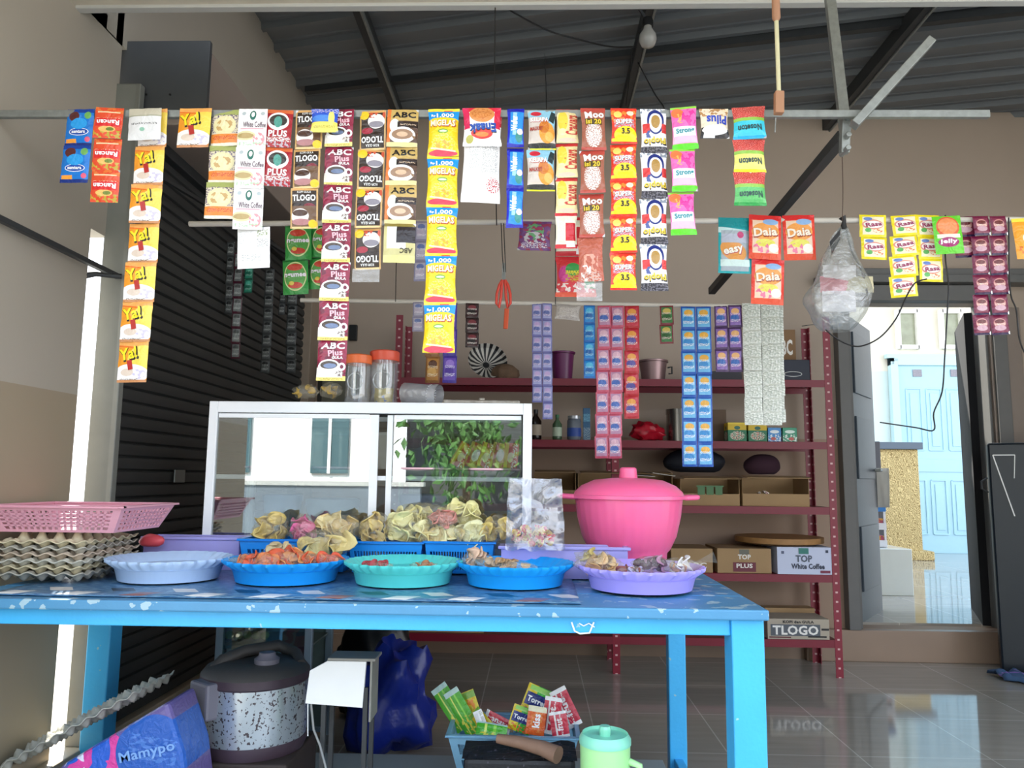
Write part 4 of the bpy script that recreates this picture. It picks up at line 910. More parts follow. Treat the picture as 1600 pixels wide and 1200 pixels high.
lump('red_sponge', (a.x - .0, 2.32, a.z - .012), (.075, .04, .04), mat('coral red plastic', '#e2545c', .4), 'small coral red plastic scoop between the egg trays and the lilac box', 'scoop', .2, 6, 9)
# clear bag with colourful crackers behind the second blue tray
q = P(836, 842, 2.24)
r = tag(empty('clear_bag', q), 'big clear plastic bag with colourful striped crackers beside the cabinet', 'bag')
W_, H_ = S(92, 2.24), S(108, 2.24)
def bagf(s_):
    def f(u, v):
        x = (u - .5) * W_ * (1 - .12 * v) + .008 * noise.noise(Vector((u * 3, v * 4, s_))); z = (v - .15) * H_
        y = s_ * (.03 * math.sin(PI * u) * (1 - v * .7)) + .012 * noise.noise(Vector((u * 6, v * 6, 3))) ; return (x, y, z + .008 * noise.noise(Vector((u * 5, v * 2, 9))))
    return f
M_bag = film('wrinkled clear bag', '#eef0f6', .16, .12, .8, 9, haze=.1, hazecol='#dcdff0')
B().grid(bagf(-1), 20, 20).grid(bagf(1), 20, 20, flip=True).build('film', M_bag, r, smooth=70)
k = B(); rnd = random.Random(3)
for i in range(24): kk = cracker((rnd.uniform(-.055, .055), rnd.uniform(-.01, .01), rnd.uniform(-.012, .03)), .014, rnd.uniform(.8, 2), rnd.uniform(-.6, .6), rnd.uniform(0, 6), None, i); k.add(kk.v, kk.f)
k.build('striped_crackers', mat('striped crackers', '#e7c36a', .5, var=.3, vs=30, spot='#d8434f', ss=60, st=.52), r, smooth=60, solid=.002)

# pink pot
M_pink = mat('hot pink plastic', '#ff6a9c', .3, var=.03, vs=6, sub=.15)
YP = 2.46; a, c = P(896, 780, YP), P(1068, 780, YP); R_ = (c.x - a.x) / 2; zr = P(980, 780, YP - R_).z - ZT
pp = tag(empty('pink_pot', ((a.x + c.x) / 2, YP, ZT)), 'large hot pink plastic pot with a domed lid and side handles', 'pot')
rb_ = lambda a_, i_: 1 + .003 * math.cos(36 * a_)
B().lathe([(.0001, 0), (R_ * .63, 0), (R_ * .65, .01), (R_ * .68, zr * .28), (R_ * .74, zr * .33), (R_ * .85, zr * .5), (R_ * .93, zr * .75), (R_ * .97, zr), (R_ * .93, zr), (R_ * .8, zr * .5), (.0001, .03)], n=144, mod=rb_).build('bowl', M_pink, pp, smooth=50)
B().lathe([(R_ * .95, zr - .004), (R_ * 1.04, zr - .002), (R_ * 1.04, zr + .008), (R_ * .95, zr + .01)], n=80).build('rim', M_pink, pp, smooth=40)
lh = P(980, 747, YP).z - ZT - zr
ld = B().lathe([(R_ * 1.0, zr + .008), (R_ * .97, zr + .02), (R_ * .85, zr + lh * .62), (R_ * .62, zr + lh * .9), (R_ * .3, zr + lh * 1.0), (.0001, zr + lh * 1.02)], n=144, mod=lambda a_, i_: 1 + (.003 * math.cos(36 * a_) if i_ > 1 else 0)).build('lid', M_pink, pp, smooth=50)
B().lathe([(R_ * .17, zr + lh), (R_ * .15, zr + lh + .03), (R_ * .12, zr + lh + .034), (.0001, zr + lh + .034)], n=28).build('knob', M_pink, ld, smooth=40)
for s_ in (-1, 1):
    k = B()
    k.tube([(s_ * R_ * .98, -.04, zr + .002), (s_ * R_ * 1.2, -.035, zr + .004), (s_ * R_ * 1.26, 0, zr + .004), (s_ * R_ * 1.2, .035, zr + .004), (s_ * R_ * .98, .04, zr + .002)], .008, n=8)
    k.build('handle', M_pink, pp, smooth=60)

# egg trays in a stack with the pink basket on top
m_egg = [mat('egg tray pulp ' + n_, c_, .9, var=.12, vs=20, bump=.4, bs=150) for n_, c_ in (('cream', '#c9bd9c'), ('grey', '#b3aea0'), ('tan', '#c7b5a0'), ('pale', '#c2c0b2'))]
def egg_tray(ncx, ncy, m_, loc, rot, label, group, big=.02):
    cx_ = .0475; k = B(); W_, D_ = ncx * cx_, ncy * cx_
    def f(u, v):
        x, y = u * W_, v * D_; cxn, cyn = math.cos(2 * PI * x / cx_), math.cos(2 * PI * y / cx_)
        ed = min(min(u, 1 - u) * ncx, min(v, 1 - v) * ncy)
        z = .022 + .007 * (cxn + cyn) + big * (max(0, cxn) * max(0, cyn)) ** 2 - .006 * max(0, -cxn) * max(0, -cyn)
        if ed < .2: z = .022 + .004 * math.cos(2 * PI * (x + y) / cx_)
        return (x - W_ / 2, y - D_ / 2, z + .001 * noise.noise(Vector((x * 200, y * 200, 0))))
    k.grid(f, ncx * 8, ncy * 8)
    o = k.build('egg_tray', m_, smooth=60, solid=.003, loc=loc); o.rotation_euler = rot
    return tag(o, label, 'egg tray', group)
ex, ey = -1.412 + .0475 * 2.5 + .005, 2.0 + .0475 * 3
ord_ = ['lowest', 'second from the bottom', 'third from the bottom', 'fourth from the bottom', 'fifth from the bottom', 'topmost']
for i in range(6):
    egg_tray(5, 6, m_egg[(i * 3 + 1) % 4], (ex + random.uniform(-.004, .003), ey + random.uniform(-.006, .006), ZT + .008 + i * .0165), (0, 0, random.uniform(-.03, .03)), 'grey pulp egg tray, %s of the stack on the table' % ord_[i], 'egg trays stacked on the table')
M_pb = mat('dusty pink plastic', '#dc9fae', .4)
zb = P(60, 843, 1.99).z
lattice_basket('pink_basket', (ex + .02, ey - .0, ZT + .008 + 5 * .0165 + .046), .37, .3, .068, .82, 17, 12, 5, M_pb, 'dusty pink pierced plastic basket on top of the egg trays', 'basket', margin=(.16, .1), rim=.016, bt=.003)
bpy.data.objects['pink_basket'].location.x = WX + .015 + .19

# ================================================================== UNDER THE TABLE
ZL = .112
# rice cooker
YRc = 2.36; a, c = P(316, 1100, YRc), P(480, 1100, YRc); R_ = (c.x - a.x) / 2; ZK = P(400, 1196, YRc - R_).z; ht = P(400, 1030, YRc).z - ZK
tag(B().box(((a.x + c.x) / 2, YRc, (ZL + ZK) / 2), (.3, .3, ZK - ZL - .002)).build('cooker_base_block', mat('dark wood block', '#3a2f2a', .7, var=.2), bevel=.006), 'dark wooden block the rice cooker stands on', 'block')
rc = tag(empty('rice_cooker', ((a.x + c.x) / 2, YRc, ZK)), 'old worn rice cooker with peeling silver body under the table', 'rice cooker')
M_peel = mat('peeling silver', '#b9c2c8', .25, .55, var=.25, vs=6, spot='#5b5256', ss=110, st=.6)
M_plum = mat('grimy plum plastic', '#44353f', .5, var=.25, vs=12, bump=.2)
B().lathe([(R_ * .93, 0), (R_ * .98, .02), (R_ * .98, .036)], n=64).build('base_ring', M_plum, rc, smooth=40)
B().lathe([(R_ * .965, .032), (R_ * .985, ht * .4), (R_ * .965, ht * .78)], n=64).build('body', M_peel, rc, smooth=40)
B().lathe([(R_ * .97, ht * .77), (R_ * 1.0, ht * .79), (R_ * .99, ht * .88)], n=64).build('lid_band', M_plum, rc, smooth=40)
M_gl = mat('grimy grey lid', '#514d4a', .5, var=.2, vs=10, bump=.2)
B().lathe([(R_ * .99, ht * .88), (R_ * .9, ht * .95), (R_ * .6, ht * .995), (R_ * .3, ht), (.0001, ht)], n=64).build('lid', M_gl, rc, smooth=50)
B().lathe([(R_ * .22, ht * .985), (R_ * .23, ht + .012), (R_ * .16, ht + .02), (R_ * .14, ht + .03), (.0001, ht + .034)], (R_ * .28, -R_ * .25, 0), n=32).build('steam_vent', mat('vent grey', '#7c7884', .4), rc, smooth=40)
k = B(); k.tube([(-R_ * .72, -R_ * .3, ht * .9), (-R_ * .6, -R_ * .15, ht + .0), (-R_ * .3, .02, ht + .018), (R_ * .2, .1, ht + .02), (R_ * .6, .08, ht + .0), (R_ * .8, .02, ht * .92)], .018, n=10); k.build('carry_handle', M_gl, rc, smooth=60)
k = B().box((-R_ * .62, -R_ * .78, ht * .66), (.095, .05, .1), rot=Euler((0, 0, -.65))); k.build('front_latch', mat('latch grey', '#77747f', .4), rc, bevel=.008)
for s_ in (-1, 1): B().lathe([(.012, -.001), (.012, .004)], (s_ * R_ * .6, -R_ * .6, 0), n=12).build('foot', M_black, rc)
# white sheet metal plate on a stand with a cable
Yw = 2.12
st = tag(empty('metal_stand', P(530, 1170, Yw)), 'small metal stand with a white square plate facing out, right of the rice cooker', 'stand')
st.location = (P(530, 1100, Yw).x, Yw, ZL)
def lp(px, py, Y): q = P(px, py, Y); return (q.x - st.location.x, q.y - st.location.y, q.z - st.location.z)
v_ = [lp(484, 1048, Yw), lp(512, 1033, Yw), lp(572, 1034, Yw), lp(566, 1106, Yw), lp(477, 1099, Yw)]
k = B(); k.add(v_ + [(x, y + .012, z) for x, y, z in v_], [(0, 1, 2, 3, 4)[::-1], (5, 6, 7, 8, 9), (0, 1, 6, 5), (1, 2, 7, 6), (2, 3, 8, 7), (3, 4, 9, 8), (4, 0, 5, 9)]); k.build('white_plate', mat('white sheet metal', '#f3f3f1', .4, var=.03, vs=20, spot='#c9c4bd', ss=18, st=.7), st)
w2 = [lp(512, 1024, Yw + .05), lp(583, 1024, Yw + .05), lp(585, 1115, Yw + .05), lp(576, 1125, Yw + .02), lp(574, 1032, Yw)]
k = B().box(((v_[2][0] + v_[1][0]) / 2 + .012, .045, v_[2][2] + .004), (.13, .09, .008)).box((v_[2][0] + .014, .045, v_[2][2] - .075), (.006, .09, .16)); k.build('grey_hood', mat('weathered grey sheet', '#8f8d86', .5, .2, var=.15), st, bevel=.002)
k = B()
for (px, y_) in ((505, .01), (570, .01), (505, .1), (570, .1)): k.box((lp(px, 1100, Yw)[0], y_, (v_[3][2] + .05) / 2), (.012, .012, v_[3][2] + .05))
k.build('legs_frame', M_dark, st)
B().box((.0, .05, .006), (.2, .16, .012)).build('base_plate', mat('greasy grey base', '#7b8385', .35, var=.2), st, bevel=.003)
B().tube([lp(486, 1100, Yw), lp(490, 1140, Yw - .01), lp(500, 1165, Yw - .01), lp(508, 1195, Yw - .03), lp(512, 1215, Yw - .04)], .003, mat('grey cord', '#8b8b88', .5)).build('cord', None, st)
B().tube([lp(481, 1100, Yw - .002), lp(481, 1150, Yw - .002)], .0015, M_white).build('thin_wire', None, st)
# small aluminium framed cabinet behind the table
Yk = 2.98; a, c = P(337, 1040, Yk), P(486, 1040, Yk); H_ = .72
sc_ = tag(empty('small_showcase', ((a.x + c.x) / 2, Yk, 0)), 'low aluminium framed glass case seen through the table legs', 'cabinet'); w_ = c.x - a.x
k = B()
for sx_ in (-1, 1):
    for y_ in (0, .3): k.box((sx_ * (w_ / 2 - .012), y_, H_ / 2), (.028, .024, H_))
for z_ in (.02, H_ - .02):
    for y_ in (0, .3): k.box((0, y_, z_), (w_, .02, .02))
k.build('frame', mat('grey blue aluminium', '#8fa3b3', .35, .4), sc_, bevel=.002)
zz = P(410, 1012, Yk).z; k = B().box((0, .15, zz), (w_ - .03, .28, .006)).box((0, .004, zz), (w_ - .03, .006, .012)); k.build('inner_shelf', mat('case shelf', '#5b6a66', .3), sc_)
B().box((0, .31, H_ / 2), (w_ - .03, .004, H_ - .04)).build('rear_pane', mat('clouded pane', '#6f7f7c', .25, var=.3), sc_)
B().box((0, -.008, H_ / 2), (w_ - .05, .002, H_ - .06)).build('front_pane', film('case glass', '#dfe8e6', .12, .02), sc_)
for i in range(5):
    q = P(355 + i * 14, 1003, Yk + .1); lump('green_lime', (q.x, Yk + .12, zz + .02), (.036, .036, .034), mat('lime green %d' % (i % 2), ('#6f8f4a', '#a9b07a')[i % 2], .5), 'small green or pale lime on the shelf of the low glass case', 'lime', .1, 5, i, 12, 'limes in the low glass case')
q = P(372, 1024, Yk + .1); tag(B().box((q.x, Yk + .15, zz - .05), (.1, .1, .075)).build('white_tub', mat('milky tub', '#a9b4a8', .4), bevel=.008), 'milky white tub under the shelf of the low glass case', 'tub')
# blue plastic bag on the floor behind
q = P(598, 1060, 2.95)
lump('blue_bag', (q.x + .02, 3.02, .2), (.32, .26, .42), mat('navy plastic bag', '#1a2c8a', .3, bump=.6, bs=25), 'crumpled dark blue plastic bag standing behind the metal stand', 'bag', .5, 14, 6)
q = P(575, 1025, 3.4); lump('black_bag', (q.x, 3.52, .225), (.34, .22, .56), mat('black plastic bag', '#17181c', .35, bump=.6, bs=25), 'tall black plastic bag in the dark behind the blue one', 'bag', .35, 12, 8)
# blue grey basket with snack packs
M_gb = mat('grey blue basket plastic', '#7fb0cc', .4, var=.05)
Yb = 2.42; q = P(803, 1140, Yb); hb = .11; zb_ = P(803, 1150, Yb - .1).z
bk_ = lattice_basket('sachet_basket', (q.x, Yb, zb_ - .11), S(186, Yb), .22, .11, .84, 14, 8, 2, M_gb, 'grey blue pierced basket filled with packets under the table', 'basket', margin=(.22, .1), rim=.014)
bd = tag(B().box((q.x, Yb + .01, (ZL + zb_ - .115) / 2), (.3, .2, zb_ - .115 - ZL)).build('low_crate', mat('dark crate', '#2c2a2c', .6), bevel=.004), 'dark crate carrying the packet basket under the table', 'crate')
# black speckled block with a wooden pestle in front
r = tag(empty('stone_mortar', P(815, 1175, 2.12)), 'flat black speckled grinding stone in front of the packet basket', 'mortar')
r.location = (P(812, 1175, 2.14).x, 2.16, ZL)
zt = P(815, 1160, 2.16).z - ZL
def slab_(u, v):
    x = (u - .5) * .3; y = (v - .5) * .14; return (x, y, zt - .02 + .012 * noise.noise(Vector((u * 5, v * 4, 2))))
k = B(); k.box((0, 0, (zt - .02) / 2), (.29, .14, zt - .02)); k.grid(slab_, 16, 8)
k.build('stone', mat('black speckled stone', '#17171a', .6, var=.2, spot='#4d4650', ss=90, st=.66, bump=.6, bs=70), r, bevel=.012)
ps = B().tube([(-.06, -.01, zt + .012), (.0, -.03, zt + .01), (.06, -.06, zt + .006), (.1, -.09, zt + .0)], .02, mat('worn wood', '#8a6a56', .6, var=.3, vs=25), n=12, radii=[.012, .016, .019, .022])
ps.build('pestle', None, smooth=60, loc=r.location); tag([o for o in bpy.data.objects if o.name == 'pestle'][0], 'brown wooden pestle lying across the black grinding stone', 'pestle')
# green jug
M_jug = mat('pale green plastic', '#b5f0a4', .3, sub=.2); M_jl = mat('mint lid plastic', '#8fe0c0', .3, sub=.1)
Yj = 1.98; a, c = P(905, 1170, Yj), P(986, 1170, Yj); R_ = (c.x - a.x) / 2; zt = P(945, 1158, Yj).z - ZL
jg = tag(empty('green_jug', ((a.x + c.x) / 2, Yj, ZL)), 'pale green plastic jug with a mint lid and round knob', 'jug')
B().lathe([(R_ * .8, 0), (R_ * .95, zt * .7), (R_ * .97, zt)], n=48).build('body', M_jug, jg, smooth=40)
B().lathe([(R_ * 1.0, zt - .004), (R_ * 1.0, zt + .008), (R_ * .88, zt + .02), (R_ * .86, zt + .012), (R_ * .3, zt + .014), (.0001, zt + .014)], n=48).build('lid', M_jl, jg, smooth=40)
B().lathe([(R_ * .22, zt + .012), (R_ * .24, zt + .03), (R_ * .2, zt + .036), (.0001, zt + .036)], n=10).build('knob', M_jl, jg, smooth=20)
B().tube([(R_ * .9, -.02, zt - .04), (R_ * 1.25, -.03, zt - .045), (R_ * 1.35, -.03, zt - .09), (R_ * 1.2, -.03, zt - .15), (R_ * .85, -.02, zt - .17)], .009, n=8).build('handle', M_jug, jg, smooth=60)
# egg tray leaning and the purple package at the lower left
q0, q1 = P(25, 1205, 2.2), P(222, 1098, 2.2)
ang = math.atan2(q1.z - q0.z, q1.x - q0.x); L_ = .0475 * 9
o = egg_tray(9, 5, m_egg[3], ((q0.x + q1.x) / 2, 2.26, (q0.z + q1.z) / 2 + .012), (0, -ang, 0), 'grey egg tray tilted up under the left end of the table', 'egg trays under the table', .006)
m_pk = printed('magenta blue package', '#6c5f96', [('e', .35, .3, .3, .45, '#e0479c'), ('e', .2, .55, .2, .25, '#2f62c8', 20, 4), ('e', .75, .6, .3, .3, '#2d5fb4'), ('r', .75, .62, .2, .1, '#4d7cc8', 10, 9), ('e', .1, .35, .1, .25, '#e9e4f2', 10, 6)], crinkle=.6)
pts = [(85, 1290), (90, 1200), (262, 1097), (287, 1178), (300, 1290)]
f_ = [P(x, y, 2.02) for x, y in pts]
k = B(); c0 = sum(f_, Vector()) / 5
vs = [tuple(p) for p in f_] + [tuple(p + Vector((0, .16, 0))) for p in f_]
uvs = [((p.x - f_[0].x) / (f_[3].x - f_[0].x), (p.z - f_[0].z) / (f_[2].z - f_[0].z)) for p in f_] * 2
k.add(vs, [(0, 4, 3, 2, 1), (5, 6, 7, 8, 9), (0, 1, 6, 5), (1, 2, 7, 6), (2, 3, 8, 7), (3, 4, 9, 8), (4, 0, 5, 9)], None, uvs)
flat_text(k, f_[2] + Vector((-.16, -.002, -.17)), (.2, 0, .05), (-.02, 0, .08), 'Mamypo', .6, .2, .7, .4, 0, '#7fa9e0', .02)
k.m = [1 if i < 7 else 0 for i in range(len(k.m))]; k.mats = [mat('ink_#7fa9e0', '#7fa9e0', .35), m_pk]
tag(k.build('wrapped_package', None, bevel=.012), 'magenta and blue printed plastic package leaning at the lower left', 'package')

# ================================================================== PIPES, BRACKETS, WIRES
YA, YBP, YCP = 1.92, 2.36, 2.90
def pipe(name, pts, r, m_, label, square=False, cat='pipe'):
    k = B()
    if square:
        for a_, b_ in zip(pts, pts[1:]): k.bar(a_, b_, r, r, m_)
    else: k.tube(pts, r, m_, 12)
    return tag(k.build(name, None, smooth=40), label, cat)
M_pvc = mat('dusty white pvc', '#cfc8bd', .5, var=.15, vs=12)
aL, aR = P(-60, 179, YA), P(1545, 179, YA)
tag(B().bar(aL, aR, .016, .02).build('hanging_rail', M_steel, bevel=.002), 'long square galvanised rail across the top carrying the front row of packets', 'rail')
pipe('pvc_pipe', [P(296, 350, YBP), P(950, 346, YBP), P(1640, 343, YBP)], .009, M_pvc, 'thin white pipe of the middle row running to the right edge')
pipe('pvc_pipe', [P(470, 469, YCP), P(840, 474, YCP), P(1222, 479, YCP)], .009, M_pvc, 'thin white pipe at the back carrying the shampoo sachets')
ps_ = tag(empty('hanging_post', P(1310, 100, 2.1)), 'galvanised square post coming down from the roof on the right', 'post')
def rel(e, *pts): return [Vector(p) - e.location for p in pts]
a_, b_ = rel(ps_, P(1290, -60, 2.1), P(1321, 206, 1.965)); B().bar(a_, b_, .026, .026, M_steel).build('post', None, ps_, bevel=.002)
a_, b_ = rel(ps_, P(1321, 182, 1.95), P(1319, 240, 1.96)); k = B().bar(a_, b_, .022, .022, M_steel)
for f_ in (.1, .6, .95): q = a_.lerp(b_, f_); k.tube([q + Vector((0, -.03, 0)), q + Vector((0, .02, 0))], .008, M_steel, 6)
k.build('bolted_foot', None, ps_, bevel=.002)
tag(B().bar(P(1454, 64, 1.88), P(1334, 196, 1.90), .034, .022, M_steel).bar(P(1454.6, 64, 1.877), P(1451, 68, 1.877), .02, .012, M_black).build('slanted_bar', None, bevel=.002), 'bright galvanised bar slanting up to the right in front of the rail', 'bar')
tag(B().bar(P(1318, 212, 1.99), P(1112, 455, 3.4), .03, .03, M_dark).build('brace_bar', None, bevel=.002), 'dark steel brace slanting down to the left behind the pipes', 'bar')
tag(B().bar(P(-20, 332, 1.9), P(188, 434, 2.5), .02, .016, M_dark).build('brace_bar', None, bevel=.002), 'dark steel bar slanting across the left wall to the shutter post', 'bar')
tag(B().tube([P(190, 432, 2.46), P(150, 428, 2.42), P(128, 431, 2.40), P(122, 438, 2.4)], .006, M_dark, radii=[.009, .009, .012, .02]).build('bar_hook', None, smooth=50), 'black hooked end of the bar on the left wall', 'hook')
# wooden dowel with pale middle hanging at the rail
wd_ = tag(empty('wooden_stick', P(1215, 90, 1.86)), 'thin pale stick with wooden ends hanging in front of the roof', 'stick')
a_, b_, c_, d_ = rel(wd_, P(1211, -30, 1.86), P(1213, 28, 1.86), P(1217, 144, 1.86), P(1217, 178, 1.86))
B().tube([b_, c_], .0055, mat('cream stick', '#cfc8a0', .5)).build('shaft', None, wd_, smooth=40)
B().tube([a_, b_, b_ + Vector((0, 0, -.01))], .008, mat('stick wood', '#a87a5c', .6), radii=[.01, .011, .005]).build('top_end', None, wd_, smooth=40)
B().bar(c_, d_, .022, .02, mat('stick wood', '#a87a5c', .6)).build('wooden_end', None, wd_, bevel=.002)
B().tube(rel(wd_, P(1212, 184, 1.86), P(1211, 207, 1.86)), .0015, M_steel).build('nail', None, wd_)
def wire(pts, r, label, m_=M_black, Ys=None, cat='wire', name='wire'):
    """a smooth wire through picture points at given depths"""
    q = [P(x, y, Y) for x, y, Y in pts]; out = []
    for i in range(len(q) - 1):
        p0, p1, p2, p3 = q[max(i - 1, 0)], q[i], q[i + 1], q[min(i + 2, len(q) - 1)]
        for s_ in range(6):
            t_ = s_ / 6; out.append(.5 * ((2 * p1) + (p2 - p0) * t_ + (2 * p0 - 5 * p1 + 4 * p2 - p3) * t_ ** 2 + (3 * p1 - p0 - 3 * p2 + p3) * t_ ** 3))
    out.append(q[-1])
    return tag(B().tube(out, r, m_, 6).build(name, None, smooth=60), label, cat)
wire([(774, -20, 2.3), (773, 90, 2.1), (772, 178, 1.93)], .0016, 'thin dark wire holding the front rail above the red snack packet')
wire([(851, 82, 4.1), (853, 130, 3.0), (854, 178, 1.94)], .0016, 'short thin wire left of the rafter holding the front rail')
wire([(778, 5, 3.2), (850, 45, 3.4), (905, 62, 3.5), (955, 73, 3.6), (988, 73, 3.7)], .004, 'black cable sagging under the roof to the light bulb', cat='cable', name='cable')
wire([(997, 98, 3.6), (1022, 145, 3.0), (1037, 168, 2.4), (1038, 190, 2.0)], .003, 'black cable dropping from the rafter to the front rail', cat='cable', name='cable')
wire([(988, 75, 3.7), (985, 110, 3.8), (978, 165, 4.0)], .003, 'black cable tied along the rafter beside the bulb', cat='cable', name='cable')
wire([(1316, 242, 1.98), (1317, 300, 2.1), (1316, 345, 2.3)], .0012, 'thin brown wire between the hanging post and the clear bag', mat('brown wire', '#5e4a40', .5))
wire([(1477, 336, 2.33), (1477, 400, 2.33), (1482, 445, 2.33), (1480, 490, 2.33), (1476, 560, 2.33), (1472, 612, 2.33), (1459, 645, 2.33), (1459, 672, 2.33), (1430, 668, 2.33), (1375, 660, 2.33)], .0022, 'long black cable hanging from the middle pipe in front of the doorway', cat='cable', name='cable')
wire([(1320, 346, 2.31), (1330, 390, 2.3), (1345, 420, 2.3), (1352, 445, 2.3), (1356, 462, 2.3)], .003, 'knotted black cord running down the right side of the clear bag', cat='cord', name='cord')
wire([(1290, 515, 2.26), (1303, 526, 2.26), (1322, 537, 2.28), (1345, 541, 2.3), (1375, 527, 2.3), (1400, 498, 2.3), (1417, 462, 2.3), (1430, 442, 2.3), (1448, 436, 2.3)], .0022, 'black cord looping from the clear bag towards the yellow sachets', cat='cord', name='cord')
wire([(1576, 340, 2.33), (1578, 450, 2.33), (1588, 485, 2.33), (1593, 530, 2.33), (1606, 562, 2.33)], .0022, 'black cable hanging at the right edge beside the maroon sachets', cat='cable', name='cable')
wire([(772, 180, 1.93), (774, 260, 2.15), (776, 352, 2.355)], .0016, 'thin wire from the front rail down to the middle pipe')
wire([(868, 178, 1.94), (868, 330, 2.5), (868, 476, 2.895)], .0016, 'thin dark wire holding up the rear pipe behind the cream crackers')
wire([(620, 352, 2.36), (619, 420, 2.7), (618, 472, 2.895)], .0014, 'short dark wire tying the rear pipe left of the yellow noodle packs')
# bulb
bl = tag(empty('light_bulb', P(1012, 40, 3.4)), 'unlit round glass bulb in a black socket under the rafter', 'light bulb')
B().lathe([(.022, .035), (.026, .02), (.026, -.005), (.0001, -.006)], n=20).build('socket', M_black, bl, smooth=40)
B().lathe([(.018, -.004), (.022, -.02), (.04, -.05), (.042, -.075), (.03, -.1), (.0001, -.108)], n=24).build('globe', mat('frosted globe', '#b9b6ae', .15, trans=.3), bl, smooth=60)
B().bar((0, 0, .02), (-.04, .0, .09), .012, .012, M_dark).build('arm', None, bl)
# clear bag hanging
hb_ = tag(empty('hanging_clear_bag', P(1316, 345, 2.31)), 'clear plastic bag with pink and white packets hanging by its neck from the middle pipe', 'bag')
def hbf(u, v):
    """v 0 at the neck"""
    w_ = (.012 + .175 * (v / .62) ** .9) if v < .62 else .187 * math.sqrt(max(0.02, 1 - ((v - .62) / .42) ** 2))
    a_ = 2 * PI * u; sh = -.03 * v + .018 * noise.noise(Vector((math.cos(a_) * 2, math.sin(a_) * 2, v * 5)))
    return (math.cos(a_) * w_ * .5 * (1 + .15 * noise.noise(Vector((math.cos(a_) * 3, math.sin(a_) * 3, v * 3)))) + sh, math.sin(a_) * w_ * .36, -.02 - v * .325)
B().grid(hbf, 40, 30).build('film', film('hanging bag film', '#e9ecec', .2, .12, 1, 30, haze=.16, hazecol='#dfe3e3'), hb_, smooth=70)
for (dx, dz, sx_, sz_, col) in ((-.015, -.17, .1, .06, '#e6dedd'), (-.03, -.2, .09, .05, '#e0808e'), (.04, -.2, .09, .05, '#c9bf9c'), (-.02, -.25, .1, .07, '#e2dbe0')):
    kk = B(); e = Vector((dx, 0, dz))
    kk.grid(lambda u, v: ((u - .5) * sx_ + dx, -.022 * math.sin(PI * u) * math.sin(PI * v) + .006 * noise.noise(Vector((u * 5, v * 5, dx * 50))), (v - .5) * sz_ + dz), 10, 10)
    kk.grid(lambda u, v: ((u - .5) * sx_ + dx, .022 * math.sin(PI * u) * math.sin(PI * v), (v - .5) * sz_ + dz), 10, 10, flip=True)
    kk.build('packet_inside', mat('packet ' + col, col, .4, var=.2, vs=40), hb_, smooth=60)
B().tube([(-.0, 0, .012), (.006, 0, .0), (0, 0, -.03)], .008, radii=[.012, .006, .01]).build('knot', M_black, hb_, smooth=50)
k = B().add([(-.012, -.01, -.03), (-.045, -.01, -.07), (-.04, -.01, -.11), (-.012, -.01, -.06)], [(0, 1, 2, 3)]); k.build('black_handle_flap', M_black, hb_, solid=.001)
# scissors / tool with red handles and red marker hanging on strings
Yt = YBP - .012
sc2 = tag(empty('red_scissors', P(787, 440, Yt)), 'scissors with two red loops hanging on dark strings', 'scissors')
for s_ in (-1, 1):
    k = B(); k.tube([(s_ * .004, 0, .005), (s_ * .014, 0, -.012), (s_ * .021, 0, -.04), (s_ * .022, 0, -.07), (s_ * .014, 0, -.084), (s_ * .008, 0, -.05), (s_ * .006, 0, -.02), (s_ * .004, 0, .005)], .0045); k.build('handle', mat('scissor red', '#d2402c', .35), sc2, smooth=60)
B().bar((-.003, 0, -.0), (-.002, 0, .06), .006, .002, M_steel).bar((.003, 0, 0), (.002, 0, .06), .006, .002, M_steel).build('blade', None, sc2)
q = rel(sc2, P(783, 349, Yt), P(785, 400, Yt)); B().tube([q[0], q[1], (0, 0, .03)], .0016, M_black, 6).tube([q[0] + Vector((.008, 0, 0)), (.006, 0, .03)], .0016, M_black, 6).build('string', None, sc2)
mk = tag(empty('red_marker', P(792, 478, YCP - .02)), 'small orange red tagged pen hanging under the scissors', 'pen')
B().bar((0, 0, -.01), (-.004, 0, -.09), .018, .008, mat('marker red', '#d85a34', .4)).build('body', None, mk, bevel=.003)
B().tube([(0, 0, 0.0), (.002, 0, .022), (0, 0, -.012)], .002, M_black, 6).build('loop', None, mk)

# ================================================================== PACKETS
DES = {}
def D(name, base, ops, texts=(), kind='flat', rough=.22, crinkle=.5, back='#d9dadd'): DES[name] = dict(m=(name, base, ops), t=texts, k=kind, r=rough, c=crinkle, b=back)
W, K = '#ffffff', '#141214'
D('azure', '#1378d2', [('r', .5, .95, .5, .06, '#0d3f9c'), ('r', .5, .04, .5, .05, '#12307e'), ('e', .3, .8, .2, .13, '#5c2a2a'), ('e', .8, .82, .12, .1, '#6fae5a'), ('e', .52, .38, .36, .1, '#eef4ff'), ('e', .52, .38, .33, .085, '#1b4fae'), ('r', .25, .14, .2, .05, '#f2a13c'), ('e', .85, .18, .09, .07, '#e25a7a'), ('e', .5, .6, .3, .15, '#2aa0ea')], [('santara', .52, .38, .5, .08, 0, W)])
D('rancan', '#e4512e', [('r', .5, .12, .5, .12, '#c4a83c', 0, 6), ('r', .5, .9, .5, .1, '#e9793a', 0, 5), ('r', .5, .62, .45, .03, '#f6cfae', 0, 14), ('e', .5, .28, .3, .1, '#f1c06a'), ('e', .6, .28, .14, .06, '#7a8a3a'), ('r', .5, .5, .44, .13, '#e02a2a'), ('r', .5, .83, .4, .02, '#f4d9b0')], [('Rancan', .5, .5, .8, .16, 180, W)])
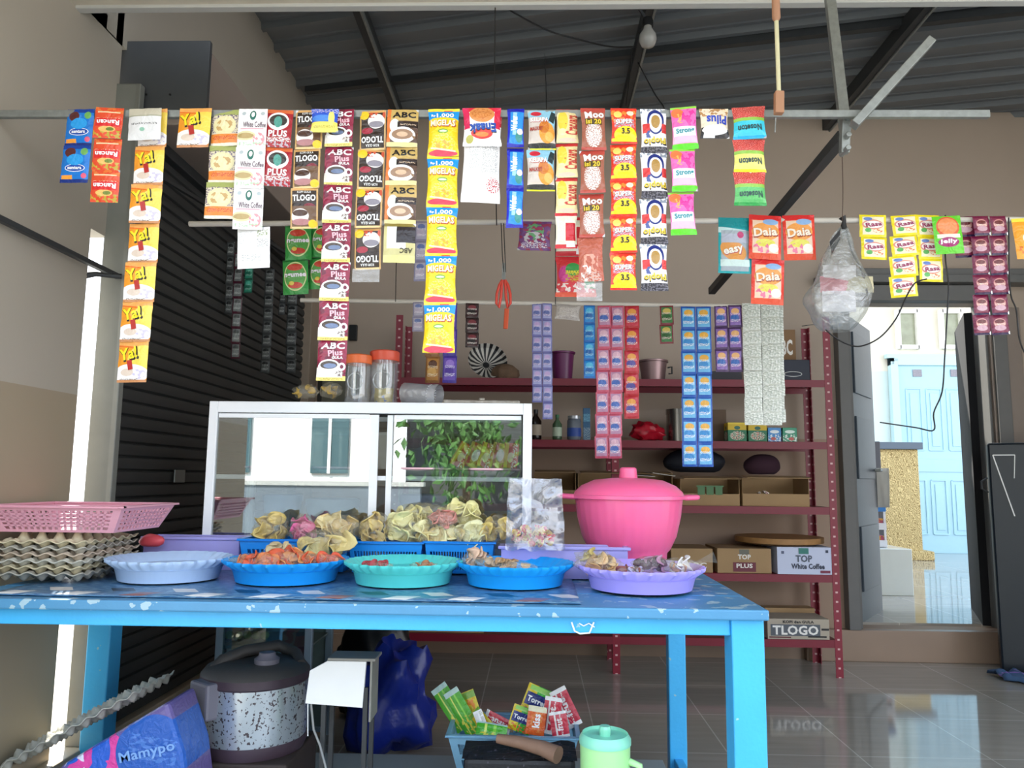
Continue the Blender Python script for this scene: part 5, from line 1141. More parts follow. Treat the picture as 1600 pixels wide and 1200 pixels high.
D('ya', '#ef9a2c', [('r', .5, .93, .5, .07, '#f0a95a'), ('r', .5, .85, .5, .02, '#e8752a', 5), ('e', .85, .55, .5, .35, '#f7d558'), ('e', .45, .2, .6, .24, '#f7f1ee'), ('e', .35, .24, .22, .09, '#e0cdbc'), ('e', .75, .2, .22, .12, '#ccc4dc', 0, 7), ('r', .5, .03, .5, .03, '#c98a5a'), ('r', .4, .07, .3, .02, '#6b5a4a', 0, 20)],
  [('Ya!', .38, .68, .66, .34, 12, K), ('Ya!', .36, .70, .6, .3, 12, '#f4dd22'), ('1', .45, .42, .16, .24, 12, '#b3261c')])
D('silverback', '#e3e2e2', [('r', .5, .88, .5, .12, '#c9c2ae'), ('r', .5, .75, .5, .02, '#a9a890'), ('r', .5, .5, .4, .03, '#5a5a5a', 0, 16), ('e', .45, .32, .08, .06, '#8fbfa8')], rough=.2)
D('oat', '#e9dcc0', [('r', .5, .92, .5, .08, '#aab26a'), ('r', .5, .6, .5, .26, '#6d5f78', 0, 9), ('e', .48, .55, .42, .27, '#e9dfae'), ('e', .48, .55, .32, .18, '#c9a468', 0, 5), ('e', .48, .55, .38, .22, '#ede2b4', 0, 3), ('r', .5, .2, .5, .12, '#e98a3a'), ('r', .5, .22, .42, .05, '#cc4a2c', 0, 12), ('r', .5, .04, .5, .04, '#f2ead2')])
D('whitecoffee', '#f6f2f2', [('e', .52, .82, .11, .13, '#2f6f62'), ('e', .52, .84, .06, .07, W), ('e', .2, .87, .07, .05, '#b9c4c8'), ('e', .85, .87, .07, .05, '#b9c4c8'), ('e', .3, .3, .34, .12, '#ddd6a8'), ('e', .3, .3, .28, .07, '#b9a06a'), ('e', .75, .22, .2, .16, '#e39aa2', 0, 6), ('r', .5, .1, .5, .04, '#b8d2b2', 0, 9), ('r', .5, .48, .4, .015, '#e0a9b4')],
  [('White Coffee', .58, .58, .78, .14, 0, '#57384c')])
D('whiteback', '#f7f7f7', [('r', .25, .75, .2, .15, '#cfcfcf', 0, 20), ('r', .78, .85, .16, .09, '#8d9a6a', 0, 12), ('r', .78, .6, .16, .1, '#9a9a9a', 0, 18), ('r', .45, .25, .3, .08, '#b9b9b9', 0, 12)], rough=.35)
D('plusred', '#a4232e', [('r', .5, .95, .5, .05, '#d76a3e'), ('e', .48, .68, .4, .24, W), ('e', .48, .7, .33, .16, '#3a3633'), ('e', .48, .66, .15, .15, '#4f9a8c'), ('r', .5, .12, .5, .12, '#b9a8b4', 0, 8), ('r', .5, .2, .45, .06, '#efe7e0', 0, 10)], [('PLUS', .5, .35, .7, .17, 0, W)])
D('tlogo', '#33261f', [('r', .5, .98, .5, .04, '#d9a86a'), ('r', .5, .02, .5, .03, '#e5c48a'), ('r', .02, .5, .04, .5, '#caa36a'), ('r', .98, .5, .04, .5, '#caa36a'), ('e', .7, .52, .22, .1, '#7c1f2c'), ('r', .5, .3, .44, .25, '#6d5038'), ('e', .36, .3, .32, .19, '#efe6e2'), ('e', .36, .38, .28, .08, '#4a2f24'), ('e', .4, .16, .34, .08, '#b07a7c'), ('e', .82, .11, .16, .1, '#f2c52a')],
  [('KOPI GULA', .5, .9, .5, .06, 0, W), ('TLOGO', .5, .75, .84, .16, 0, W)])
D('tlogoflip', '#33261f', [('r', .5, .98, .5, .04, '#d9a86a'), ('r', .5, .02, .5, .03, '#e5c48a'), ('r', .02, .5, .04, .5, '#caa36a'), ('r', .98, .5, .04, .5, '#caa36a'), ('e', .3, .48, .22, .08, '#a02538'), ('e', .64, .72, .32, .19, '#efe6e2'), ('e', .64, .64, .28, .08, '#8a8590'), ('r', .6, .88, .38, .07, '#c9563a', 0, 6), ('e', .18, .88, .18, .11, '#f2c52a')],
  [('KOPI GULA', .5, .11, .5, .06, 180, W), ('TLOGO', .5, .25, .84, .16, 180, W)])
D('abcplus', '#8e2440', [('r', .5, .5, .5, .5, '#6d1c34', 0, 3), ('r', .5, .05, .5, .06, '#ead77c'), ('r', .5, .04, .42, .02, '#a08c3a', 0, 20), ('r', .4, .2, .5, .12, '#e3ded6'), ('e', .42, .34, .38, .18, W), ('e', .42, .38, .3, .1, '#4d4138'), ('e', .46, .36, .22, .06, '#6f7fa0'), ('e', .86, .34, .12, .1, '#f4f0f0'), ('e', .86, .34, .06, .05, '#6d1c34'), ('e', .8, .18, .14, .08, '#7a6a64', 0, 9)],
  [('ABC', .52, .86, .82, .17, 0, W), ('Plus', .62, .68, .5, .15, 6, '#f0b8c4'), ('GULA', .7, .56, .38, .07, 0, W)])
D('abcgold', '#5a4030', [('r', .5, .84, .5, .16, '#c7a864'), ('r', .05, .5, .07, .5, '#e07a3a'), ('e', .25, .55, .16, .18, '#dfe6dc'), ('r', .68, .58, .34, .08, '#2a1b16'), ('r', .68, .58, .26, .02, '#d9c0a4', 0, 16), ('e', .5, .3, .42, .22, W), ('e', .5, .32, .34, .14, '#a08068'), ('e', .5, .32, .18, .07, '#d9b99c'), ('r', .5, .05, .5, .06, '#e5d59a'), ('e', .92, .3, .1, .1, '#8a6a4a', 0, 8)],
  [('ABC', .55, .84, .76, .17, 0, K)])
D('abcgoldflip', '#c7bf84', [('r', .4, .65, .3, .3, '#e9ece8'), ('r', .7, .72, .3, .22, '#2a2326'), ('r', .5, .96, .5, .04, '#8a7a3a'), ('r', .5, .08, .5, .1, '#e0d890')], [('ABC', .72, .3, .4, .14, 180, '#4a4424')])
D('blueyellow', '#2c55c8', [('r', .5, .9, .5, .12, '#c9c4e4', 0, 9), ('e', .4, .55, .4, .14, '#4f8be0'), ('r', .5, .2, .5, .2, '#e9dd6a'), ('e', .78, .55, .12, .3, '#f0e27a'), ('r', .5, .2, .4, .05, '#a89a3a', 0, 18)], kind='pillow')
D('migelas', '#f4cf1e', [('r', .5, .92, .5, .08, '#d9483a', 0, 2), ('r', .5, .98, .5, .02, '#f6e14a'), ('r', .5, .84, .5, .10, '#1591dc', 0), ('e', .5, .73, .52, .06, '#f4cf1e'), ('e', .5, .5, .18, .05, '#7fae3c'), ('e', .5, .5, .14, .02, '#e8efcf'), ('e', .5, .26, .4, .2, '#f0dc78', 0, 9), ('e', .5, .2, .36, .12, '#e2b04a', 0, 6), ('e', .5, .06, .46, .07, '#d9435a'), ('r', .5, .13, .4, .015, '#f7e9c4', 4)],
  [('1.000', .56, .84, .56, .1, 0, W), ('Rp', .17, .83, .14, .06, 0, W), ('MIGELAS', .5, .66, .88, .15, 0, '#b3361c'), ('MIGELAS', .49, .668, .84, .13, 0, '#fdf3d0')], kind='pillow')
D('enaak', '#f3f1f3', [('r', .5, .96, .5, .08, '#d8283c'), ('r', .06, .72, .1, .3, '#d8285a'), ('r', .94, .72, .1, .3, '#d8284a'), ('e', .5, .8, .34, .22, '#d98f50'), ('e', .5, .82, .28, .16, '#c8763a', 0, 9), ('e', .5, .3, .3, .14, '#d8403a'), ('e', .5, .27, .18, .06, '#e98a4a'), ('e', .17, .16, .1, .1, '#b9b45a')], [('Enaak', .52, .42, .76, .26, 184, K), ('Enaak', .52, .435, .74, .24, 184, '#1f4fae')], kind='pillow')
D('enaakback', '#f2efef', [('r', .5, .93, .5, .12, '#c8333c'), ('e', .5, .97, .2, .08, '#d99a6a'), ('r', .3, .55, .16, .2, '#c0c0c0', 0, 22), ('r', .72, .55, .22, .25, '#b4b4b4', 0, 26), ('e', .82, .18, .18, .08, '#b9404a', 0, 20)], kind='pillow')
D('bluewafer', '#2330c2', [('r', .56, .5, .4, .42, '#2e8fdc', 4), ('r', .45, .6, .12, .3, '#9fd0ee', 4), ('e', .72, .25, .22, .14, '#3f8f8c'), ('e', .78, .38, .18, .08, '#f4e9da'), ('r', .5, .97, .5, .05, '#1a1fa4'), ('r', .5, .03, .5, .05, '#1a1fa4')], [('Wafer', .42, .6, .42, .16, 90, W)], kind='pillow')
D('malkist', '#d4c8bc', [('r', .5, .75, .5, .25, '#8fc4dc'), ('r', .3, .5, .3, .3, '#cfc4bc'), ('e', .3, .9, .2, .07, '#c8283c'), ('r', .9, .8, .1, .14, '#26363a', 20), ('r', .5, .07, .5, .08, '#2a2a2a'), ('r', .5, .0, .5, .035, '#dfe61e'), ('e', .7, .4, .3, .26, '#e39a3c'), ('e', .6, .55, .2, .16, '#c9762c'), ('e', .78, .3, .16, .12, '#f0b45a')],
  [('KELAPA', .42, .72, .7, .12, 0, '#b0392c'), ('KELAPA', .41, .73, .68, .11, 0, W), ('MALKIST', .3, .5, .5, .1, 0, '#a4382c')], kind='pillow')
D('cracker', '#ecd9a0', [('r', .5, .96, .5, .06, '#cc3a3a'), ('e', .28, .62, .24, .3, '#e6cf4a'), ('e', .25, .3, .22, .1, '#f0e4ac'), ('e', .5, .08, .4, .06, '#f3c9b4')], [('Crackers', .72, .5, .66, .24, 90, '#c23a30')], kind='pillow')
D('crackerback', '#ece5cf', [('r', .5, .05, .5, .06, '#c8303a'), ('r', .5, .96, .5, .05, '#c8303a'), ('r', .7, .45, .24, .25, '#c4202c'), ('r', .3, .5, .14, .35, '#d9cfb4', 0, 20), ('r', .7, .1, .2, .06, '#e8dede')], kind='pillow')
D('moo', '#a4624e', [('r', .5, .95, .5, .06, '#b5463c'), ('e', .5, .36, .36, .3, '#f1ebe6', 0, 16), ('e', .5, .34, .3, .26, '#f7f3f0', 0, 11), ('r', .5, .65, .36, .07, '#4a3a14'), ('r', .5, .03, .5, .04, '#b54a3c')], [('Moo', .55, .82, .8, .18, 4, W), ('isi 20', .5, .65, .66, .12, 0, '#e9c42c')], kind='pillow')
D('moocrumple', '#b5604c', [('r', .5, .3, .3, .3, '#d99a86', 0, 6), ('r', .3, .15, .2, .2, '#e9e2da', 0, 5), ('r', .5, .1, .4, .1, '#c8a9a0', 0, 9)], kind='pillow', crinkle=1)
D('jetz', '#e0402c', [('r', .5, .96, .5, .04, '#e23a2a'), ('r', .5, .75, .5, .18, '#e88a3a', 0, 7), ('e', .25, .8, .16, .1, '#f0d26a'), ('e', .75, .84, .14, .08, '#f2e3c8'), ('r', .5, .55, .42, .12, '#b8bcd4', 0, 12), ('e', .55, .24, .46, .22, '#f6dc1e'), ('r', .5, .02, .5, .05, '#d9301e'), ('r', .5, .1, .48, .04, '#f6dc1e')],
  [('SUPER', .5, .58, .72, .14, 4, '#3a2a44'), ('SUPER', .49, .588, .7, .13, 4, W), ('3.5', .55, .32, .34, .16, 0, K)], kind='pillow')
D('piopio', '#efecef', [('r', .5, .95, .5, .05, '#8f97a4', 0, 8), ('e', .55, .7, .34, .28, '#23307a'), ('e', .55, .68, .26, .22, W), ('e', .55, .7, .18, .15, '#b08a4a'), ('r', .18, .55, .14, .1, '#d43838'), ('r', .9, .55, .1, .1, '#d43838'), ('e', .3, .42, .2, .08, '#4a5a9a', 0, 6), ('r', .5, .06, .5, .1, '#2e2c34'), ('r', .5, .08, .5, .08, '#6a6670', 0, 9)],
  [('Piopio', .52, .27, .9, .2, 184, K), ('Piopio', .51, .285, .86, .17, 184, '#f0c93a')], kind='pillow')
D('pinkgreen', '#e86ab4', [('r', .5, .05, .5, .08, '#5fe02a'), ('r', .5, .98, .5, .03, '#8fd04a'), ('e', .25, .85, .24, .12, '#f07a4a'), ('e', .35, .72, .2, .12, '#f0b45a', 0, 8), ('e', .7, .72, .3, .22, '#dd3f9c', 0, 5), ('r', .5, .4, .46, .12, '#e9f4f4'), ('r', .5, .22, .48, .08, '#f3b9d4')], [('Strong', .52, .41, .76, .16, 4, '#2f8f9c')], kind='pillow')
D('pilus', '#ecdcc4', [('r', .5, .85, .5, .15, '#b98a5a', 0, 6), ('e', .9, .7, .2, .3, '#e9d6b4', 0, 8), ('r', .5, .14, .5, .18, '#2a2628', 4), ('e', .5, .26, .46, .16, '#f4f2f0'), ('r', .3, .1, .2, .08, '#e0e0e0')], [('Pilus', .56, .58, .74, .3, 180, '#1f3fb4')], kind='pillow')
noses = lambda nm, c1, c2: D(nm, '#d9524c', [('r', .5, .78, .5, .24, '#e8857a', 0, 14), ('r', .5, .8, .5, .2, '#a82a2a', 0, 20), ('r', .5, .56, .5, .06, '#8fbf4a'), ('r', .5, .25, .5, .27, c1), ('r', .5, .03, .5, .06, c2)], [('Noseton', .5, .3, .76, .2, 183, '#2c4a4a')], kind='pillow')
noses('nosecyan', '#3fc4dc', '#18a8e0'); noses('noseyellow', '#e9e07a', '#f4d81e'); noses('nosegreen', '#5fb86a', '#2f9a4a')
D('bukkugreen', '#2f8f3c', [('e', .5, .52, .44, .42, '#cfd89a'), ('e', .5, .52, .4, .38, '#5aa04a'), ('e', .5, .78, .3, .1, '#c8402c'), ('e', .5, .26, .28, .09, '#c8402c'), ('e', .36, .32, .1, .06, '#d9c04a'), ('r', .5, .98, .5, .03, '#1f6a2c')], [('ngumee', .5, .53, .84, .15, 0, '#f2e9f4')])
D('violetbag', '#7a4a86', [('r', .5, .5, .5, .5, '#a03a5c', 0, 5), ('e', .5, .62, .3, .3, '#6fae7a', 0, 7), ('e', .5, .4, .36, .2, '#cfc9d0', 0, 6), ('r', .5, .16, .4, .08, '#e4dce4', 0, 12)], kind='pillow')
D('rujak', '#d9424a', [('r', .5, .9, .5, .12, '#d8353c'), ('e', .2, .55, .16, .2, '#d0408c'), ('e', .42, .66, .2, .16, '#3f9a4c'), ('r', .42, .5, .2, .14, '#c9b43a', 0, 9), ('r', .85, .5, .14, .3, '#3f9a5c'), ('r', .5, .2, .5, .12, '#efdcd4', 0, 7), ('r', .5, .05, .5, .06, '#e2583c')], [('RUJAK', .42, .58, .34, .1, 0, '#e9dc3a')], kind='pillow')
D('teal', '#1fa4ac', [('r', .5, .9, .5, .1, '#17949c'), ('r', .5, .74, .5, .05, '#c4e4e4', 4), ('r', .5, .4, .42, .36, '#a9b4bc'), ('e', .45, .4, .4, .18, '#e39a4a', 10), ('r', .5, .62, .4, .08, '#b8bccc'), ('r', .5, .18, .44, .06, '#d4e9e4'), ('e', .66, .68, .1, .06, '#c84a7a')], [('easy', .47, .38, .62, .15, 14, '#b03a5a'), ('easy', .46, .39, .6, .14, 14, '#f6f0e2')])
D('daia', '#e8402e', [('r', .5, .95, .5, .06, '#d82c2c'), ('r', .5, .45, .4, .42, '#f2d0b4'), ('e', .5, .62, .42, .2, '#f0a04a'), ('e', .65, .84, .24, .07, '#8fb4e0'), ('e', .5, .36, .3, .09, '#e6dc5a'), ('e', .4, .24, .3, .12, '#e87a9a', 0, 6), ('e', .75, .25, .16, .1, '#f7efe6'), ('r', .5, .05, .5, .08, '#e4502c')], [('Daia', .5, .6, .76, .22, 6, '#a0361c'), ('Daia', .49, .61, .72, .19, 6, '#f8ead6')])
D('lemon', '#ecd91e', [('r', .5, .5, .4, .4, '#efe7c4'), ('e', .48, .55, .4, .22, '#d98f7a'), ('e', .5, .55, .36, .16, '#f3eee8'), ('e', .3, .3, .12, .1, '#5fae5a'), ('e', .66, .28, .18, .1, '#e07a4a', 0, 7), ('e', .3, .8, .16, .08, '#6a86c4')], [('Rasa', .52, .56, .62, .2, 8, '#9a2f5c')])
D('greenorange', '#63c82c', [('e', .5, .7, .4, .28, '#d9603a'), ('e', .5, .72, .34, .22, '#e8905a'), ('r', .5, .46, .4, .05, '#efe6d4'), ('e', .48, .3, .36, .13, '#a02a6a')], [('jelly', .48, .31, .6, .14, 0, W)])
D('maroon', '#6a1238', [('r', .5, .04, .5, .06, '#2a1040'), ('r', .5, .5, .38, .38, '#7c2a44'), ('e', .5, .58, .34, .24, '#c98a86'), ('e', .5, .66, .28, .1, '#6a2a2a'), ('e', .5, .34, .32, .14, '#c9a0ac'), ('r', .5, .52, .3, .04, '#efe0d0', 0, 12), ('e', .98, .08, .06, .08, W)])
D('orangepack', '#efa02a', [('r', .5, .96, .5, .05, '#f7e04a'), ('e', .6, .5, .3, .14, '#f4ead2'), ('e', .6, .5, .24, .09, '#2f5fb4'), ('r', .5, .2, .4, .1, '#d8702a', 0, 8)])
def small(nm, base, a_, b_, c_, d_='#f0eef4'): D(nm, base, [('r', .5, .5, .4, .42, a_), ('e', .5, .72, .3, .14, b_), ('e', .45, .42, .32, .16, c_), ('r', .5, .3, .36, .06, d_, 0, 9), ('r', .5, .6, .34, .05, d_, 0, 12), ('r', .5, .05, .5, .05, base)])
small('shampoo_lilac', '#6a6aa4', '#9a9cc8', '#b9a0cc', '#5f6aa4', '#d8c8dc'); small('shampoo_blue', '#1c56b0', '#6fb8e4', '#e8b04a', '#3f8fd0', '#f2f6f8'); small('shampoo_pink', '#c4506a', '#b98aa8', '#dcb0c0', '#4a6ab4', '#f4e4ea')
small('shampoo_red', '#b8202c', '#c8384a', '#e8a04a', '#5a4f9c', '#f0d4cc'); small('shampoo_violet', '#4a2f5c', '#8a6ab0', '#e8b47a', '#3f6ab4', '#f0d8e8'); small('shampoo_green', '#7a2a34', '#3f7a44', '#c9b45a', '#2f5f2c', '#e4cfc0')
small('shampoo_azure', '#0f63b4', '#1f86cc', '#4fb4d8', '#0f5fa8', '#9fd8ec'); small('shampoo_dark', '#2a1416', '#3a1c20', '#7a3038', '#1c1416', '#e4dcd6'); small('shampoo_brown', '#8a5a2c', '#b8803c', '#5a3018', '#d9a85a', '#f0dcb4'); small('shampoo_purple', '#3f2a94', '#6a4ab8', '#9a7ad4', '#4f2f9c', '#e4dcf4')
D('foil', '#cfd3c8', [('r', .5, .5, .5, .5, '#e9ebe4', 0, 7), ('r', .5, .5, .48, .4, '#b4baae', 0, 8)], rough=.16, crinkle=1.0)
small('grey_print', '#3f4242', '#5a5d5c', '#2a2c2c', '#6f7370', '#c4c8c4'); small('grey_maroon', '#4a1a2a', '#7a7f7e', '#5a5d5c', '#8f9492', '#c9ccc9'); small('dim_green', '#1f5a48', '#2f8a70', '#4fae94', '#1f6a54', '#8fc4b4'); small('mauve_strip', '#8f8aa4', '#b4b0c4', '#6f7fb4', '#c4b8cc', '#ece8f0')  # grey and green designs carry the shutter-side shade in their print colours
D('clearpack', '#b4aca6', [('r', .5, .5, .46, .4, '#c9c2bc', 0, 9)], kind='pillow', rough=.15, crinkle=.9)

def packet_mesh(name, des, w_, h_, parent, seed=0, tall=1):
    d_ = DES[des]; pil = d_['k'] == 'pillow'
    bulge = (.24 if pil else .12) * w_ * .5; pinch = .09 if pil else .0; seal = .07 if pil else .06
    m_ = printed(*[('print ' + d_['m'][0]), d_['m'][1], d_['m'][2]], rough=d_['r'], crinkle=d_['c'])
    mbk = mat('foil back', '#c9c9cc', .25, .3)
    def surf(u, v, s_):
        e = min(1, max(0, (min(v, 1 - v) - seal) / .18)) if pil else min(1, max(0, (min(v, 1 - v) - seal) / .1))
        ex = max(0, 1 - abs(2 * u - 1) ** 2.5); b_ = bulge * math.sqrt(max(0, e)) * ex ** .6 if e > 0 else 0
        x = (u - .5) * w_ * (1 - pinch * math.sin(PI * min(1, max(0, (v - seal) / (1 - 2 * seal)))) ** .7)
        wr = noise.noise(Vector((u * 4 + seed * 3.1, v * 5, seed))) * w_ * .018 + .014 * w_ * noise.noise(Vector((u * 11, v * 9, seed + 5)))
        return (x + .01 * w_ * noise.noise(Vector((seed, v * 6, 3))), -s_ * b_ + wr, (v - 1) * h_)
    nu, nv = 10, 14; k = B()
    k.grid(lambda u, v: surf(u, v, 1), nu, nv, m_); k.grid(lambda u, v: surf(u, v, -1), nu, nv, mbk, flip=True)
    for (s, cx, cy, tw, th, rot, col) in d_['t']:
        lay = 1 + d_['t'].index((s, cx, cy, tw, th, rot, col))
        vs, fs = letters(s, .035 if len(s) < 9 else .01)
        a_ = math.radians(rot); ca_, sa_ = math.cos(a_), math.sin(a_); q = []
        asp = h_ / w_
        for x, y in vs:
            x2 = x * tw; y2 = y * th * asp; xr, yr = x2 * ca_ - y2 * sa_, (x2 * sa_ + y2 * ca_) / asp
            if abs(abs(rot) - 90) < 20: x2, y2 = x * th * asp * 1.0 * tw / tw, y * tw; x2 = x * th * asp * 2.4; y2 = y * tw; xr, yr = x2 * ca_ - y2 * sa_, (x2 * sa_ + y2 * ca_) / asp
            u, v = min(.99, max(.01, cx + xr)), min(.99, max(.01, cy + yr)); p = surf(u, v, 1); q.append((p[0], p[1] - .0005 - .0004 * lay, p[2]))
        k.add(q, fs, mat('ink_' + col, col, .35), [(0, 0)] * len(q))
    o = k.build(name, None, parent, smooth=60); return o

def strip(label, des, xt, xb, wpx, y0, y1, n, Y, cols=1, name='sachet_strip', cat='sachet strip', group=None, part='sachet', drop_last=0, lift=0.0, tail=None):
    """a hanging run of joined packets; des is one design or one per row"""
    top = P(xt, y0, Y); bot = P(xb, y1, Y); w_ = S(wpx, Y) * 1.0
    r = tag(empty(name, top), label, cat, group)
    H_ = top.z - bot.z; rh = H_ / n; lean = (bot.x - top.x) / H_; cw = w_ / cols
    proto = {}; rnd = random.Random(int(xt * 7 + y0))
    for i in range(n):
        for c_ in range(cols):
            if i == n - 1 and c_ < drop_last: continue
            dn = des if isinstance(des, str) else des[min(i, len(des) - 1)]
            if (dn, i % 3) not in proto:
                o = packet_mesh(part, dn, cw * (1.0 if cols == 1 else .97), rh * 1.01, r, seed=(i % 3) + xt * .01); proto[(dn, i % 3)] = o
            else:
                o = proto[(dn, i % 3)].copy(); COL.objects.link(o); o.parent = r
            o.location = ((c_ - (cols - 1) / 2) * cw + lean * rh * i, rnd.uniform(-.003, .003), -rh * i)
            o.rotation_euler = (rnd.uniform(-.07, .05), math.atan(lean) * -1 * -1 if False else math.atan(lean), rnd.uniform(-.1, .1))
    if tail:
        q = B().grid(lambda u, v: ((u - .5) * w_ + lean * H_, .003 * noise.noise(Vector((u * 6, v * 4, 1))), -H_ - v * tail), 8, 4); q.build('clear_tail', film('tail film', '#e8e8e8', .15, .15, .8, 60, haze=.2), r, smooth=60)
    return r
GA, GBn, GCn = 'packets hanging from the front rail', 'packets hanging from the middle pipe', 'sachets hanging from the rear pipe'
F1, F2 = YA - .0115, YA + .022
strip('strip of two bright blue sachets, furthest left on the front rail', 'azure', 126, 118, 48, 170, 286, 2, F1, group=GA)
strip('strip of orange red sachets with upside down white lettering', 'rancan', 172, 163, 46, 168, 315, 3, F1 - .005, group=GA)
strip('long strip of orange milk drink sachets hanging lowest at the left', 'ya', 240, 205, 50, 171, 597, 7, F1, group=GA)
strip('folded silver white sachet back over the long orange strip', 'silverback', 228, 223, 55, 170, 219, 1, F1 - .018, group=GA, name='single_sachet', cat='sachet')
strip('single orange milk drink sachet hanging alone right of the long orange strip', 'ya', 307, 303, 54, 170, 232, 1, F1, group=GA, name='single_sachet', cat='sachet')
strip('strip of three cream sachets showing a bowl of cereal', 'oat', 354, 342, 47, 172, 343, 3, F1 + .004, group=GA)
strip('strip of three white coffee sachets with a dark green emblem', 'whitecoffee', 396, 385, 48, 170, 357, 3, F1 - .01, group=GA)
strip('plain white back of a sachet below the white coffee strip', 'whiteback', 396, 390, 54, 355, 418, 1, F1 + .004, group=GA, name='single_sachet', cat='sachet')
strip('strip of two dark red sachets with a cup and white capitals', 'plusred', 438, 435, 44, 172, 291, 2, F1, group=GA)
strip('strip of three dark brown sachets with an upright white logo', 'tlogo', 484, 472, 45, 173, 356, 3, F1 + .003, group=GA)
strip('longest strip of maroon coffee sachets with white capitals and yellow foot', 'abcplus', 532, 519, 47, 171, 595, 7, F1 - .004, group=GA)
strip('small blue and yellow packet folded over two brown strips', 'blueyellow', 508, 506, 46, 170, 207, 1, F1 - .022, group=GA, name='single_sachet', cat='sachet')
strip('strip of four dark brown sachets printed upside down', 'tlogoflip', 583, 572, 44, 173, 420, 4, F1, group=GA, tail=.035)
strip('strip of gold topped coffee sachets with black capitals', ['abcgold', 'abcgold', 'abcgold', 'abcgoldflip'], 630, 624, 51, 171, 411, 4, F1 - .004, group=GA)
strip('strip of five yellow instant noodle packs with a blue price band', 'migelas', 694, 686, 52, 171, 551, 5, F1 - .006, group=GA, name='noodle_strip', part='noodle_pack', cat='noodle strip')
strip('red and white cracker pack hanging upside down over a white back', 'enaak', 753, 751, 64, 168, 227, 1, F1 - .018, group=GA, name='single_snack_pack', cat='snack pack')
strip('white printed back of a red snack pack on the front rail', 'enaakback', 755, 755, 64, 171, 315, 1, F1 + .004, group=GA, name='single_snack_pack', cat='snack pack')
strip('strip of three narrow royal blue wafer packs', 'bluewafer', 806, 804, 28, 170, 357, 3, F1, group=GA, name='snack_strip', part='snack_pack', cat='snack strip')
strip('strip of two sky blue biscuit packs with a round golden cracker', 'malkist', 846, 843, 46, 172, 298, 2, F1, group=GA, name='snack_strip', part='snack_pack', cat='snack strip')
strip('strip of cream cracker packs with red bands', ['cracker', 'cracker', 'cracker', 'crackerback'], 886, 884, 36, 171, 388, 4, F1 + .006, group=GA, name='snack_strip', part='snack_pack', cat='snack strip')
strip('strip of brown packs of white marshmallow balls', ['moo', 'moo', 'moo', 'moocrumple'], 926, 921, 41, 170, 440, 4, F1 - .01, group=GA, name='snack_strip', part='snack_pack', cat='snack strip', tail=.05)
strip('strip of five red snack packs with yellow ovals', 'jetz', 974, 973, 43, 170, 453, 5, F1 - .004, group=GA, name='snack_strip', part='snack_pack', cat='snack strip')
strip('strip of four black and white packs with gold lettering upside down', 'piopio', 1021, 1020, 44, 170, 455, 4, F1, group=GA, name='snack_strip', part='snack_pack', cat='snack strip')
strip('strip of three pink packs with bright green bands', 'pinkgreen', 1067, 1062, 42, 168, 368, 3, F1 - .004, group=GA, name='snack_strip', part='snack_pack', cat='snack strip')
strip('single peanut coloured pack with blue lettering upside down', 'pilus', 1115, 1115, 48, 170, 216, 1, F1, group=GA, name='single_snack_pack', cat='snack pack')
strip('strip of red granulated packs in cyan, yellow and green', ['nosecyan', 'noseyellow', 'nosegreen'], 1169, 1171, 53, 167, 321, 3, F1, group=GA, name='snack_strip', part='snack_pack', cat='snack strip')
G1 = YBP - .0105
strip('left strip of green soap powder sachets with red ovals', 'bukkugreen', 466, 456, 42, 353, 459, 2, G1, group=GBn)
strip('right strip of green soap powder sachets partly behind the maroon coffee', 'bukkugreen', 506, 500, 40, 352, 452, 2, G1 + .02, group=GBn)
strip('grey violet strip half hidden left of the yellow noodle packs', 'mauve_strip', 659, 656, 20, 346, 440, 3, G1, group=GBn)
strip('single purple and green pack right of the blue wafers', 'violetbag', 836, 837, 54, 346, 391, 1, G1, group=GBn, name='single_snack_pack', cat='snack pack')
strip('red and green fruit pack below the cream crackers', ['crackerback', 'rujak'], 900, 900, 66, 340, 463, 2, G1, group=GBn, name='snack_strip', part='snack_pack', cat='snack strip')
strip('single teal sachet at the left of the red detergent packs', 'teal', 1148, 1153, 52, 340, 427, 1, G1, group=GBn, name='single_sachet', cat='sachet')
strip('strip of two red detergent sachets', 'daia', 1195, 1205, 52, 337, 475, 2, G1 - .006, group=GBn)
strip('single red detergent sachet next to the hanging clear bag', 'daia', 1247, 1249, 50, 336, 406, 1, G1, group=GBn, name='single_sachet', cat='sachet')
strip('short strip of yellow drink sachets right of the clear bag', 'lemon', 1363, 1368, 42, 336, 405, 2, G1, group=GBn)
strip('long strip of yellow drink sachets, middle of the three', 'lemon', 1412, 1408, 42, 336, 464, 4, G1 - .006, group=GBn)
strip('yellow drink strip partly behind the green sachet', 'lemon', 1449, 1456, 38, 336, 440, 3, G1, group=GBn)
strip('single lime green and orange sachet in front of the cable', 'greenorange', 1477, 1478, 44, 338, 397, 1, G1 - .03, group=GBn, name='single_sachet', cat='sachet')
strip('short maroon sachet piece left of the long maroon sheet', 'maroon', 1506, 1507, 32, 338, 402, 2, G1 + .01, group=GBn)
strip('double wide sheet of maroon coffee sachets in six rows', 'maroon', 1544, 1547, 54, 338, 523, 6, G1 - .004, cols=2, group=GBn)
strip('orange sachets cut off by the right edge of the picture', 'orangepack', 1600, 1602, 40, 341, 405, 1, G1, group=GBn, name='single_sachet', cat='sachet')
H1 = YCP - .0105
strip('pale violet double shampoo strip right of the glass cabinet', 'shampoo_lilac', 847, 848, 32, 474, 655, 7, H1, cols=2, drop_last=1, group=GCn)
strip('three dark sachets left of the scissors', 'shampoo_dark', 738, 738, 21, 474, 543, 3, H1, group=GCn)
strip('clear empty looking pack on the rear pipe', 'clearpack', 888, 890, 40, 476, 500, 1, H1, group=GCn, name='single_sachet', cat='sachet')
